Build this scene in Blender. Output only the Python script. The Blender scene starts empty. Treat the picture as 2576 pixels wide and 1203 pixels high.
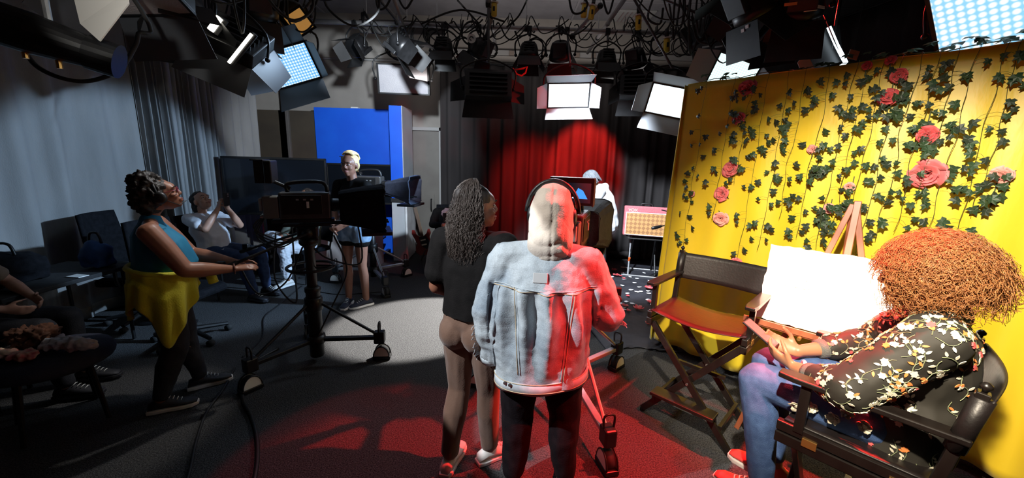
import bpy, math, random
from mathutils import Vector as V, Matrix as MX, noise
random.seed(7)
S = bpy.context.scene; COL = S.collection; PI = math.pi
# ------------------------------------------------------------ camera
FPX, PITCH, ROLL, CAMH = 980.0, math.radians(11.6), math.radians(1.7), 1.75
cd = bpy.data.cameras.new('camera'); cam = bpy.data.objects.new('camera', cd); COL.objects.link(cam)
cd.sensor_fit = 'HORIZONTAL'; cd.sensor_width = 36; cd.lens = FPX/2576*36; cd.clip_start = .02
CR = MX.Rotation(PI/2-PITCH, 3, 'X') @ MX.Rotation(ROLL, 3, 'Z')
cam.matrix_world = MX.Translation((0, 0, CAMH)) @ CR.to_4x4()
S.camera = cam
vs = S.view_settings; vs.view_transform = 'Standard'; vs.look = 'None'; vs.gamma = 1; vs.exposure = 0.0; vs.use_curve_mapping = False
def ray(x, y): return CR @ V(((x-1288)/FPX, -(y-601.5)/FPX, -1))
def at(x, y, Y): d = ray(x, y); return V((0, 0, CAMH)) + d*(Y/d.y)      # survey helper: sighting line met at depth Y
def gp(x, y, z=0): d = ray(x, y); return V((0, 0, CAMH)) + d*((z-CAMH)/d.z)
# ------------------------------------------------------------ world and lights
w = bpy.data.worlds.new('world'); S.world = w; w.use_nodes = True
w.node_tree.nodes['Background'].inputs[0].default_value = (.30, .36, .5, 1); w.node_tree.nodes['Background'].inputs[1].default_value = .02
def look(o, tgt): o.rotation_euler = (V(tgt)-o.location).to_track_quat('-Z', 'Y').to_euler()
def spot(name, loc, tgt, power, col, size, blend=.3, rad=.05):
    l = bpy.data.lights.new(name, 'SPOT'); l.energy = power; l.color = col; l.spot_size = math.radians(size); l.spot_blend = blend; l.shadow_soft_size = rad
    o = bpy.data.objects.new(name, l); COL.objects.link(o); o.location = loc; look(o, tgt); return o
def area(name, loc, tgt, power, col, sx, sy, spread=160):
    l = bpy.data.lights.new(name, 'AREA'); l.energy = power; l.color = col; l.shape = 'RECTANGLE'; l.size = sx; l.size_y = sy; l.spread = math.radians(spread)
    o = bpy.data.objects.new(name, l); COL.objects.link(o); o.location = loc; look(o, tgt); return o
COOL, WARM, RED = (.80, .90, 1), (1, .86, .66), (1, .025, .02)
spot('red_backdrop_light', (1.15, 5.62, 2.85), (1.2, 6.9, 1.70), 1300, RED, 48, .55, .05)
spot('red_backdrop_wash', (.1, 5.3, 2.85), (.4, 6.9, 1.2), 800, RED, 48, .8, .1)
spot('cool_stage_light', (.60, 4.1, 2.95), (1.55, 5.95, .7), 1400, COOL, 58, .5, .1)
spot('floor_pool_light', (.45, 4.7, 2.35), (-.85, 3.95, 0), 2700, (1, .96, .90), 31, .15, .05)
spot('cool_left_wash', (1.45, 4.05, 2.45), (-3.9, 4.4, .75), 1200, (.46, .70, 1), 36, .3, .06)
spot('blue_set_light', (-1.0, 3.4, 2.85), (-2.6, 7.0, 1.75), 560, (.80, .90, 1), 64, .5, .06)
spot('red_floor_light', (1.55, 2.25, 2.95), (.5, 1.55, 0), 1300, RED, 57, .25, .03)
spot('red_floor_light_b', (-.9, 3.3, 3.1), (-.75, 1.9, 0), 110, RED, 30, .2, .02)
spot('flat_key_light', (.05, .15, 2.75), (2.3, 2.4, .8), 1000, WARM, 52, .7, .03)
spot('board_light', (.75, .9, 2.9), (1.8, 2.1, 1.02), 900, (1, .93, .8), 19, .35, .03)
spot('jacket_light', (-1.95, .75, 3.0), (-.40, 1.78, 1.30), 560, (.93, .96, 1), 23, .10, .02)
spot('added_hood_spot', (-1.6, .95, 3.05), (.15, 1.8, 1.53), 330, (1, .96, .92), 8.5, .3, .02)  # extra spot added to whiten the hood outside the jacket cone
spot('red_back_light', (1.15, .45, 3.05), (.66, 1.75, .85), 620, RED, 25, .25, .03)
area('grid_bounce_fill', (-.2, 4.4, 3.56), (-.2, 4.401, 4.0), 22, (1, .97, .95), 4.2, 2.8)  # added area sheet in mid-air, stands in for light bounced onto the ceiling
area('grid_spill_light', (.2, 5.75, 2.75), (.3, 7.2, 4.2), 14, (1, .95, .92), 3.4, .3)  # added unseen fill that lifts the upper back wall and curtain top
spot('red_grid_light', (1.5, 4.3, 3.1), (.75, 4.95, 2.62), 90, RED, 50, .4, .04)
spot('red_rim_light', (2.55, 3.75, 3.05), (2.3, 2.75, 2.4), 60, RED, 70, .4, .04)
spot('talent_face_light', (-2.45, 3.0, 2.95), (-1.8, 4.36, 1.55), 260, (1, .96, .93), 17, .5, .04)
spot('added_reflector_spot', (-1.5, 1.25, 2.55), at(250, 35, 2.15), 30, (1, .97, .9), 24, .3, .03)  # added spot on the camera side, only there to brighten the white flap
spot('camera_left_light', (-1.45, 3.45, 3.05), (-2.28, 2.55, 1.05), 150, (1, .95, .88), 30, .5, .04)
area('left_led_light', (-1.72, 3.6, 2.72), (-1.9, 1.6, .6), 5, (.55, .75, 1), .3, .2)
area('lit_panel_light', (.63, 4.85, 2.45), (.3, 3.0, .6), 16, COOL, .5, .3)
area('right_led_light', (2.15, 1.75, 2.5), (.9, 1.9, .6), 6, COOL, .4, .4)
# ------------------------------------------------------------ helpers
MATS = {}
def mat(name, c1, c2=None, sc=8, rough=.6, metal=0, bump=0, bsc=60, stretch=(1, 1, 1), emit=None, es=0, trans=0, sheen=0, coat=0, spec=None, detail=4, lo=.35, hi=.65):
    if name in MATS: return MATS[name]
    m = bpy.data.materials.new(name); m.use_nodes = True; nt = m.node_tree; b = nt.nodes['Principled BSDF']
    b.inputs['Base Color'].default_value = (*c1, 1); b.inputs['Roughness'].default_value = rough; b.inputs['Metallic'].default_value = metal
    if spec is not None: b.inputs['Specular IOR Level'].default_value = spec
    if coat: b.inputs['Coat Weight'].default_value = coat
    if sheen: b.inputs['Sheen Weight'].default_value = sheen
    if trans: b.inputs['Transmission Weight'].default_value = trans
    if emit: b.inputs['Emission Color'].default_value = (*emit, 1); b.inputs['Emission Strength'].default_value = es
    if c2 or bump:
        tc = nt.nodes.new('ShaderNodeTexCoord'); mp = nt.nodes.new('ShaderNodeMapping'); mp.inputs['Scale'].default_value = stretch
        nt.links.new(tc.outputs['Object'], mp.inputs['Vector'])
    if c2:
        n = nt.nodes.new('ShaderNodeTexNoise'); n.inputs['Scale'].default_value = sc; n.inputs['Detail'].default_value = detail
        r = nt.nodes.new('ShaderNodeValToRGB'); r.color_ramp.elements[0].color = (*c1, 1); r.color_ramp.elements[1].color = (*c2, 1)
        r.color_ramp.elements[0].position = lo; r.color_ramp.elements[1].position = hi
        nt.links.new(mp.outputs[0], n.inputs['Vector']); nt.links.new(n.outputs['Fac'], r.inputs[0]); nt.links.new(r.outputs[0], b.inputs['Base Color'])
    if bump:
        n2 = nt.nodes.new('ShaderNodeTexNoise'); n2.inputs['Scale'].default_value = bsc; n2.inputs['Detail'].default_value = 3
        bp = nt.nodes.new('ShaderNodeBump'); bp.inputs['Strength'].default_value = bump; bp.inputs['Distance'].default_value = .01
        nt.links.new(mp.outputs[0], n2.inputs['Vector']); nt.links.new(n2.outputs['Fac'], bp.inputs['Height']); nt.links.new(bp.outputs[0], b.inputs['Normal'])
    MATS[name] = m; return m
def perp(d):
    a = V((0, 0, 1)) if abs(d.z) < .9 else V((1, 0, 0)); return d.cross(a).normalized()
class MB:
    def __init__(s): s.v = []; s.f = []
    def add(s, vs, fs):
        o = len(s.v); s.v += [tuple(p) for p in vs]; s.f += [tuple(i+o for i in f) for f in fs]; return s
    def box(s, c, d, R=None):
        c = V(c); q = [V((x*d[0]/2, y*d[1]/2, z*d[2]/2)) for x in (-1, 1) for y in (-1, 1) for z in (-1, 1)]
        if R is not None: q = [R @ p for p in q]
        return s.add([c+p for p in q], [(0, 1, 3, 2), (4, 6, 7, 5), (0, 4, 5, 1), (2, 3, 7, 6), (0, 2, 6, 4), (1, 5, 7, 3)])
    def bar(s, a, b, w, h, up=None):
        a, b = V(a), V(b); d = (b-a); L = d.length; d.normalize()
        x = d.cross(V(up)).normalized() if up is not None else perp(d)
        y = x.cross(d); R = MX((x, y, d)).transposed()
        return s.box((a+b)/2, (w, h, L), R)
    def tube(s, pts, r, n=8, caps=True):
        pts = [V(p) for p in pts]; k = len(pts); rs = r if isinstance(r, (list, tuple)) else [r]*k
        vs = []; fs = []; nx = None
        for i, p in enumerate(pts):
            d = (pts[min(i+1, k-1)]-pts[max(i-1, 0)])
            if d.length < 1e-9: d = V((0, 0, 1))
            d.normalize()
            nx = perp(d) if nx is None else (nx-d*nx.dot(d))
            if nx.length < 1e-6: nx = perp(d)
            nx.normalize(); ny = d.cross(nx)
            for j in range(n):
                t = 2*PI*j/n; vs.append(p+(nx*math.cos(t)+ny*math.sin(t))*rs[i])
        for i in range(k-1):
            for j in range(n):
                a = i*n+j; b = i*n+(j+1) % n; fs.append((a, b, b+n, a+n))
        if caps: fs.append(tuple(range(n-1, -1, -1))); fs.append(tuple((k-1)*n+j for j in range(n)))
        return s.add(vs, fs)
    def lathe(s, prof, n=16, M=None):
        M = M or MX.Identity(4); vs = []; fs = []; k = len(prof)
        for (r, z) in prof:
            for j in range(n):
                t = 2*PI*j/n; vs.append(M @ V((max(r, 1e-4)*math.cos(t), max(r, 1e-4)*math.sin(t), z)))
        for i in range(k-1):
            for j in range(n):
                a = i*n+j; b = i*n+(j+1) % n; fs.append((a, b, b+n, a+n))
        fs.append(tuple(range(n-1, -1, -1))); fs.append(tuple((k-1)*n+j for j in range(n)))
        return s.add(vs, fs)
    def cyl(s, a, b, r, n=14): return s.tube([a, b], r, n)
    def ell(s, c, r, R=None, nu=14, nv=9):
        c = V(c); vs = []; fs = []
        for i in range(nv+1):
            ph = PI*(.02+.96*i/nv)
            for j in range(nu):
                t = 2*PI*j/nu; p = V((r[0]*math.sin(ph)*math.cos(t), r[1]*math.sin(ph)*math.sin(t), r[2]*math.cos(ph)))
                vs.append(c+(R @ p if R is not None else p))
        for i in range(nv):
            for j in range(nu):
                a = i*nu+j; b = i*nu+(j+1) % nu; fs.append((a, a+nu, b+nu, b))
        fs.append(tuple(range(nu))); fs.append(tuple(nv*nu+j for j in range(nu-1, -1, -1)))
        return s.add(vs, fs)
    def prism(s, poly, t, M=None):
        M = M or MX.Identity(4); n = len(poly)
        vs = [M @ V((p[0], p[1], -t/2)) for p in poly]+[M @ V((p[0], p[1], t/2)) for p in poly]
        fs = [tuple(range(n-1, -1, -1)), tuple(range(n, 2*n))]+[(i, (i+1) % n, (i+1) % n+n, i+n) for i in range(n)]
        return s.add(vs, fs)
    def grid(s, fn, nu, nv, closed=False):
        vs = [fn(i/nu, j/nv) for j in range(nv+1) for i in range(nu+1)]
        fs = [(j*(nu+1)+i, j*(nu+1)+i+1, (j+1)*(nu+1)+i+1, (j+1)*(nu+1)+i) for j in range(nv) for i in range(nu)]
        return s.add(vs, fs)
    def loft(s, rings, caps=True):
        n = len(rings[0]); vs = [p for r in rings for p in r]; fs = []
        for i in range(len(rings)-1):
            for j in range(n):
                a = i*n+j; b = i*n+(j+1) % n; fs.append((a, b, b+n, a+n))
        if caps: fs.append(tuple(range(n-1, -1, -1))); fs.append(tuple((len(rings)-1)*n+j for j in range(n)))
        return s.add(vs, fs)
    def mesh(s, name):
        me = bpy.data.meshes.new(name); me.from_pydata(s.v, [], s.f); me.update(); return me
    def build(s, name, m, parent=None, smooth=False, bevel=0, solid=0):
        me = s.mesh(name); me.materials.append(m); o = bpy.data.objects.new(name, me); COL.objects.link(o)
        if parent is not None: o.parent = parent
        if smooth: me.shade_smooth()
        if solid:
            q = o.modifiers.new('solid', 'SOLIDIFY'); q.thickness = solid; q.offset = 0
        if bevel:
            q = o.modifiers.new('bevel', 'BEVEL'); q.width = bevel; q.segments = 2; q.limit_method = 'ANGLE'
        return o
def tag(o, label, cat, group=None):
    o['label'] = label; o['category'] = cat
    if group: o['group'] = group
    return o
def thing(name, label, cat, loc=(0, 0, 0), rz=0, group=None):
    o = bpy.data.objects.new(name, None); COL.objects.link(o); o.empty_display_size = .1
    o.location = loc; o.rotation_euler = (0, 0, rz); return tag(o, label, cat, group)
def struct(o): o['kind'] = 'structure'; return o
def frame(o, fwd, up=(0, 0, 1)):                       # orient an object's +X axis along fwd
    f = V(fwd).normalized(); u = V(up); y = u.cross(f)
    y = y.normalized() if y.length > 1e-5 else V((0, 1, 0)); z = f.cross(y)
    o.rotation_euler = MX((f, y, z)).transposed().to_euler(); return o
def smoothpts(pts, k=6):
    pts = [V(p) for p in pts]; out = []
    P = [pts[0]]+pts+[pts[-1]]
    for i in range(1, len(P)-2):
        for j in range(k):
            t = j/k; a, b, c, d = P[i-1], P[i], P[i+1], P[i+2]
            out.append(.5*((2*b)+(c-a)*t+(2*a-5*b+4*c-d)*t*t+(3*b-a-3*c+d)*t**3))
    return out+[pts[-1]]
def text_mesh(txt, name, m, parent, Mx, size, ext=.002, shear=0):
    c = bpy.data.curves.new(name, 'FONT'); c.body = txt; c.size = size; c.extrude = ext; c.align_x = 'CENTER'; c.align_y = 'CENTER'; c.shear = shear
    t = bpy.data.objects.new(name, c); COL.objects.link(t); dg = bpy.context.evaluated_depsgraph_get()
    me = bpy.data.meshes.new_from_object(t.evaluated_get(dg)); bpy.data.objects.remove(t); me.materials.clear(); me.materials.append(m)
    o = bpy.data.objects.new(name, me); COL.objects.link(o); o.parent = parent; o.matrix_local = Mx; return o
# ------------------------------------------------------------ materials
black = mat('black_metal', (.007, .007, .0075), (.011, .011, .012), 20, .42, .2)
blackm = mat('black_matte', (.010, .010, .011), (.018, .018, .02), 30, .75)
blackf = mat('black_fabric', (.005, .0055, .007), (.009, .0095, .012), 30, .9, 0, .3, 120, spec=.08)
steel = mat('steel', (.35, .35, .36), (.5, .5, .5), 12, .35, .9)
alu = mat('aluminium', (.42, .43, .45), (.55, .55, .56), 14, .4, .8)
whitep = mat('white_plastic', (.75, .75, .72), None, 8, .4)
rubber = mat('rubber', (.015, .015, .015), None, 8, .8)
# ------------------------------------------------------------ room shell
X0, X1, Y0, Y1, ZC = -4.75, 5.2, -2.2, 7.25, 4.1
carpet = mat('carpet', (.024, .025, .028), (.115, .114, .114), 120, .95, 0, 1.0, 150, detail=6, lo=.32, hi=.70, spec=.1)
def slab(name, c, d, m): return struct(MB().box(c, d).build(name, m))
slab('floor', ((X0+X1)/2, (Y0+Y1)/2, -.05), (X1-X0+.4, Y1-Y0+.4, .1), carpet)
ceilm = mat('ceiling_paint', (.17, .16, .17), (.21, .20, .21), 3, .9)
slab('ceiling', ((X0+X1)/2, (Y0+Y1)/2, ZC+.05), (X1-X0+.4, Y1-Y0+.4, .1), ceilm)
wallm = mat('wall_paint', (.26, .235, .21), (.32, .29, .26), 2, .85, 0, .1, 80)
slab('wall_back', ((X0+X1)/2, Y1+.05, ZC/2), (X1-X0, .1, ZC), wallm)
wdark = mat('dark_wall', (.03, .027, .027), (.045, .04, .04), 3, .9)
slab('wall_left', (X0-.05, (Y0+Y1)/2, ZC/2), (.1, Y1-Y0+.2, ZC), wallm)
slab('wall_right', (X1+.05, (Y0+Y1)/2, ZC/2), (.1, Y1-Y0+.2, ZC), wdark)
slab('wall_front', ((X0+X1)/2, Y0-.05, ZC/2), (X1-X0, .1, ZC), wdark)
trimm = mat('trim_grey', (.32, .31, .30), None, 5, .6)
seam = mat('ceiling_seam', (.24, .23, .24), None, 5, .7)
k = 1
for x in (-3.3, -1.9, -.5, .9, 2.3, 3.7):
    struct(MB().box((x, 2.6, ZC-.006), (.03, 9.4, .012)).build('trim_%d' % k, seam)); k += 1
for y in (1.2, 3.0, 4.8, 6.4):
    struct(MB().box((.2, y, ZC-.007), (9.8, .03, .014)).build('trim_%d' % k, seam)); k += 1
# wall ledge, raceway, ducting on the back wall
struct(MB().box((.2, Y1-.06, 3.42), (9.8, .12, .10)).build('trim_%d' % k, wallm, bevel=.008)); k += 1
struct(MB().box((0, Y1-.03, 3.36), (9.4, .05, .03)).build('trim_%d' % k, trimm)); k += 1
rw = thing('cable_raceway', 'pale metal socket raceway running along the back wall above the black curtain', 'raceway', (0, 0, 0))
MB().box((1.0, Y1-.05, 3.52), (4.6, .07, .10)).build('channel', trimm, rw, bevel=.006)
for i in range(9):
    MB().box((-.1+.28*i, Y1-.1, 3.52), (.08, .03, .075)).build('socket', mat('socket', (.22, .17, .14), None, 5, .5), rw, bevel=.004)
# door in the back wall
pL, pR = at(1047, 400, Y1), at(1108, 400, Y1)
dm = mat('door_paint', (.14, .125, .11), (.17, .155, .135), 3, .6)
dr = struct(thing('door_1', 'beige grey door beside the black curtain', 'door')); del dr['category']; del dr['label']
MB().box(((pL.x+pR.x)/2-.2, Y1-.03, 1.1), (pR.x-pL.x+.38, .05, 2.2)).build('leaf', dm, dr, bevel=.004)
MB().box((pR.x+.03, Y1-.05, 1.13), (.08, .1, 2.26)).build('jamb', trimm, dr, bevel=.005)
MB().box(((pL.x+pR.x)/2-.2, Y1-.05, 2.23), (pR.x-pL.x+.5, .1, .06)).build('lintel', trimm, dr, bevel=.005)
hp = at(1086, 515, Y1-.06)
MB().box((hp.x, Y1-.062, hp.z-.02), (.10, .012, .42)).build('push_plate', dm, dr)
MB().tube(smoothpts([(hp.x, Y1-.06, hp.z+.1), (hp.x, Y1-.12, hp.z+.09), (hp.x, Y1-.12, hp.z-.09), (hp.x, Y1-.06, hp.z-.1)], 4), .011, 8).build('handle', black, dr, True)
# dark brown slabs and post filling a dark stretch left of the blue set
a, b = at(664, 300, 7.0), at(792, 300, 7.0)
pt = thing('dark_panel', 'dark brown wall partition between grey curtain and blue set wall', 'backing')
pm_ = mat('brown_panel', (.045, .034, .024), (.06, .045, .03), 3, .7)
zt = at(720, 278, 7.0).z
MB().box((a.x+.1, 7.0, zt/2), (.62, .06, zt)).build('panel', pm_, pt, bevel=.004); MB().box((b.x-.2, 7.0, zt/2), (.82, .06, zt)).build('panel', pm_, pt, bevel=.004)
MB().box((a.x+.44, 6.95, (zt+.5)/2), (.05, .06, zt+.5)).build('post', mat('post', (.10, .09, .085), None, 5, .5), pt, bevel=.004)
# ------------------------------------------------------------ curtains
def foldcurve(seed, n, amp, sharp=1.0):
    rnd = random.Random(seed); ph = [rnd.uniform(-.6, .6) for _ in range(n+2)]; am = [rnd.uniform(.45, 1.25)*amp for _ in range(n+2)]
    def f(u):
        t = u*n; i = min(int(t), n-1); fr = t-i
        p = ph[i]*(1-fr)+ph[i+1]*fr; a = am[i]*(1-fr)+am[i+1]*fr
        q = math.sin(2*PI*t+p*2); return a*(abs(q)**sharp)*(1 if q > 0 else -1)
    return f
def curtain(name, label, A, B, z0, z1, nf, amp, m, seed, sharp=1.0, taper=.25, nv=14, flare=0, parent_cat='curtain', group=None, rings=True):
    A, B = V((A[0], A[1], 0)), V((B[0], B[1], 0)); d = (B-A).normalized(); nn = V((-d.y, d.x, 0)); L = (B-A).length
    f = foldcurve(seed, nf, amp, sharp); g = foldcurve(seed+9, max(2, nf//3), amp*.6)
    t = thing(name, label, parent_cat, A, group=group)
    def fn(u, v):
        z = z0+(z1-z0)*v; k = 1-taper*v
        o = f(u)*k + g(u)*(1-v)*.8 + .012*noise.noise(V((u*L*3, v*3, seed)))
        s = u*L + .35*amp*math.cos(2*PI*u*nf+seed)*k + .02*noise.noise(V((u*7, v*2.5, seed+3)))*(1-v)
        return d*s + nn*(o + flare*(1-v)) + V((0, 0, z))
    MB().grid(fn, nf*10, nv).build('cloth', m, t, True, solid=.004)
    MB().cyl(V((0, 0, z1+.02)), d*L+V((0, 0, z1+.02)), .018, 8).build('rail', steel if m.name != 'black_curtain' else black, t, True)
    mb = MB()
    mb.grid(lambda u, v: fn(u, .001+v*.035)+nn*(-.0045 if v > 0 else -.004), nf*10, 1).build('hem', m, t, True, solid=.003)
    return t
gcur = mat('grey_curtain', (.20, .195, .19), (.25, .245, .24), 5, .9, 0, .25, 220, (1, 1, .2), sheen=.2)
bcur = mat('black_curtain', (.028, .025, .025), (.036, .032, .032), 5, .9, 0, .2, 200, (1, 1, .2), spec=.1)
XC = -4.34
curtain('grey_curtain', 'wide pale grey studio curtain hanging along the left wall behind the seated people', (XC+.05, 1.2), (XC, 4.62), .02, 3.25, 9, .045, gcur, 3, .8)
curtain('gathered_curtain', 'tightly gathered grey curtain with dense pleats on the left wall', (XC+.06, 4.58), (XC+.04, 5.75), .02, 3.25, 15, .075, gcur, 5, .8, taper=.1)
curtain('end_curtain', 'short smooth grey curtain length ending at the dark brown panel', (XC+.04, 5.72), (XC+.12, 6.6), .02, 3.25, 5, .04, gcur, 8, .9, taper=.1)
curtain('black_backdrop', 'black stage curtain across the back lit by a red spot', (-1.28, 6.9), (3.9, 6.85), .05, 3.25, 22, .055, bcur, 11, .9, taper=.2)
curtain('black_side_curtain', 'black stage curtain on the far right behind the yellow drape', (3.8, 6.95), (4.9, 1.0), .05, 3.6, 22, .05, bcur, 12, .9)
# ------------------------------------------------------------ black floor cloth with petals
clothm = mat('black_floorcloth', (.018, .018, .024), (.03, .03, .038), 6, .55, 0, .5, 14)
fc = MB(); FCX0, FCX1, FCY0, FCY1 = .55, 3.3, 3.42, 6.84
def fcf(u, v):
    y = FCY0+(FCY1-FCY0)*v; x = (.92-.55*v)+(FCX1-.8)*u*(1 if v > .3 else (.45+.55*v/.3))
    e = max(0, 1-v/.035)
    z = .006+.004*(noise.noise(V((x*3, y*3, 0)))+1)+e*.012*abs(math.sin(x*26+3*noise.noise(V((x*4, y*9, 2)))))
    for yy in (4.1, 4.75, 5.4, 6.1): z += .009*math.exp(-((y-yy-.05*math.sin(x*2))/.018)**2)
    return V((x, y-e*.03*math.sin(x*9), z))
fco = tag(fc.grid(fcf, 60, 90).build('floor_cloth', clothm, None, True, solid=.004), 'black cloth spread over the stage floor with creases', 'floor cloth')
redp = mat('red_petal', (.55, .015, .03), (.75, .04, .06), 20, .55, sheen=.3); whp = mat('white_petal', (.8, .78, .8), None, 8, .5)
def petal_mesh(r, n=7, cup=.25, seed=0):
    rnd = random.Random(seed); mb = MB(); vs = [V((0, 0, .001))]; out = []
    for i in range(n):
        t = 2*PI*i/n; rr = r*rnd.uniform(.75, 1.1); out.append(V((rr*math.cos(t)*1.15, rr*math.sin(t)*.8, .002+cup*r*rnd.uniform(.2, 1))))
    vs += out; mb.add(vs, [(0, i+1, (i+1) % n+1) for i in range(n)]); lo = [p+V((0, 0, -.0012)) for p in vs]
    mb.add(lo, [(0, (i+1) % n+1, i+1) for i in range(n)]); o = len(vs)
    mb.f += [(i+1, i+1+o, (i+1) % n+1+o, (i+1) % n+1) for i in range(n)]
    return mb
def flower_mesh(r, seed):
    rnd = random.Random(seed); mb = MB()
    for k in range(6):
        p = petal_mesh(r*.62, 7, .6, seed*10+k); R = MX.Rotation(k*PI/3+rnd.uniform(-.2, .2), 4, 'Z') @ MX.Translation((r*.5, 0, .004)) @ MX.Rotation(-rnd.uniform(.15, .5), 4, 'Y')
        mb.add([R @ V(q) for q in p.v], p.f)
    return mb
wme = [petal_mesh(.032, 8, .12, i).mesh('petal') for i in range(3)]
for m_ in wme: m_.materials.append(whp); m_.shade_smooth()
wp = [(1565, 722), (1555, 748), (1578, 742), (1570, 706), (1602, 704), (1566, 690), (1608, 726), (1596, 715), (1587, 733), (1602, 738), (1612, 737), (1630, 736), (1635, 710), (1647, 720), (1653, 727), (1562, 768), (1575, 763), (1591, 768), (1630, 758), (1570, 783), (1567, 777), (1639, 784), (1650, 790), (1561, 789), (1540, 700), (1536, 716), (1620, 690), (1585, 700), (1640, 770), (1632, 742)]
def onc(x, y, dz=.012): q = gp(x, y); return V((q.x, q.y, fcz(q.x, q.y)+dz))
def fcz(x, y): return .016
for i, (x, y) in enumerate(wp):
    o = bpy.data.objects.new('white_petal', wme[i % 3]); COL.objects.link(o); o.location = onc(x, y, .004); o.rotation_euler = (0, 0, random.uniform(0, 6))
    tag(o, 'small white silk petal scattered on the black floor cloth', 'petal', 'white petals on the floor cloth')
rp = [(1545, 684, .05), (1549, 697, .05), (1632, 730, .06), (1571, 775, .045), (1636, 766, .05), (1605, 782, .065), (1631, 820, .04), (1579, 750, .025), (1580, 787, .03), (1569, 705, .03), (1648, 828, .03), (1560, 699, .03)]
rp.sort(key=lambda q: q[1])
for i, (x, y, r) in enumerate(rp):
    o = flower_mesh(r, i).build('red_flower', redp, None, True); o.location = onc(x, y, .006); o.rotation_euler = (0, 0, i)
    tag(o, ['farthest', 'second farthest', 'third farthest', 'fourth farthest', 'fifth farthest', 'sixth farthest', 'sixth nearest', 'fifth nearest', 'fourth nearest', 'third nearest', 'second nearest', 'nearest'][i]+' crushed red silk flower on the black floor cloth', 'flower', 'red flowers on the floor cloth')
# ------------------------------------------------------------ yellow draped flat
FA = V((1.50, 3.58, 0)); FU = V((.64, -.768, 0)).normalized(); FN = V((-FU.y*-1, 0, 0)); FN = V((FU.y, -FU.x, 0))   # FN points to the camera side
FL, FH = 3.6, 2.40
ym = mat('yellow_satin', (.74, .52, .02), (.80, .58, .025), 4, .42, 0, .12, 40, (1, 1, .3), sheen=.2)
fr = thing('backdrop_flat', 'tall wooden flat on casters carrying the yellow drape', 'backdrop flat', FA)
wood = mat('pale_wood', (.35, .24, .14), (.45, .32, .19), 6, .6, stretch=(8, 8, 1))
back = -FN
for (s0, s1, z0, z1) in ((0, .07, .12, FH), (FL-.07, FL, .12, FH), (1.2, 1.27, .12, FH), (2.4, 2.47, .12, FH)):
    MB().bar(FU*((s0+s1)/2)+back*.07+V((0, 0, z0)), FU*((s0+s1)/2)+back*.07+V((0, 0, z1)), .07, .03, FN).build('stile', wood, fr)
for z in (.16, 1.25, FH-.035): MB().bar(FU*.0+back*.07+V((0, 0, z)), FU*FL+back*.07+V((0, 0, z)), .03, .07, (0, 0, 1)).build('rail', wood, fr)
MB().bar(FU*.0+back*.03+V((0, 0, .10)), FU*FL+back*.03+V((0, 0, .10)), .1, .05, FN).build('base_rail', mat('base_white', (.5, .48, .43), None, 4, .5), fr)
for s in (.12, 1.3, 2.5, 3.4):
    c = MB().box(FU*s+FN*.02+V((0, 0, .095)), (.14, .1, .014)).build('caster_plate', steel, fr)
    for q in (-.035, .035):
        MB().cyl(FU*(s+q)+FN*.02+V((0, 0, .042))-FU*.012, FU*(s+q)+FN*.02+V((0, 0, .042))+FU*.012, .042, 14).build('caster_wheel', rubber, fr, True)
dp = thing('yellow_drape', 'bright yellow cloth stretched over the flat as a backdrop', 'drape', FA)
def ydrape(u, v):
    s = u*FL; z = .07+(FH-.05)*v
    k = .006+.022*max(0, (s-1.55)/.8 if s < 2.4 else 1.06)+.018*(1-v)
    o = .03+k*math.sin(s*21+2.2*noise.noise(V((s*2, v*1.3, 1))))*(.35+.65*(1-v)) + .02*noise.noise(V((s*2.2, v*1.6, 5))) + .05*(1-v)**2
    return FU*(s-.03*(1-v)) + FN*o + V((0, 0, z+(.005*math.sin(s*7) if v == 0 else 0)))
MB().grid(ydrape, 240, 36).build('front_cloth', ym, dp, True, solid=.003)
def yside(u, v):
    s = u*.26; z = .05+(FH-.03)*v; q = math.sin(u*PI*5+.6*math.sin(v*4))
    return -FU*(.02+.10*(1-v)*(.3+.7*u)+.03*q*(.35+.65*(1-v))) + back*(s-.05) + FN*.04*(1-u)*(1-v) + V((0, 0, z))
MB().grid(yside, 50, 30).build('side_cloth', ym, dp, True, solid=.003)
MB().grid(lambda u, v: FU*(u*FL)+back*(.1*v-.035)+V((0, 0, FH+.022+.004*math.sin(u*40))), 60, 2).build('top_fold', ym, dp, True, solid=.003)
def onflat(x, y, off=.05):
    d = ray(x, y); o = V((0, 0, CAMH)); P0 = FA+FN*off; t = (P0-o).dot(FN)/d.dot(FN); p = o+d*t; r = p-FA
    return r.dot(FU), p.z
# ivy
leafA = mat('ivy_green', (.018, .045, .022), (.035, .075, .03), 30, .5, detail=2); leafB = mat('ivy_dark', (.016, .03, .02), (.03, .05, .03), 30, .5, detail=2); leafC = mat('ivy_backlit', (.09, .16, .07), (.05, .1, .04), 30, .45, detail=2)  # leafC has backlight put into its colour, for leaves on the top edge
vinem = mat('vine_stem', (.05, .07, .015), None, 5, .6)
def leaf_mesh(seed):
    rnd = random.Random(seed)
    sh = [(0, 0, 0), (.16, -.10, .1), (.50, .02, -.06), (.30, .30, .04), (.42, .62, -.08), (.17, .60, .05), (0, 1.0, -.10), (-.17, .60, .05), (-.42, .62, -.08), (-.30, .30, .04), (-.50, .02, -.06), (-.16, -.10, .1)]
    vs = [V((0, .35, .10))]+[V((x*rnd.uniform(.9, 1.1), y*rnd.uniform(.93, 1.07), z)) for x, y, z in sh]; n = len(sh)
    return MB().add(vs, [(0, i+1, (i+1) % n+1) for i in range(n)])
LM = []
for i in range(5):
    for m_ in (leafA, leafB, leafC):
        me = leaf_mesh(i).mesh('leaf'); me.materials.append(m_); LM.append(me)
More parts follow.
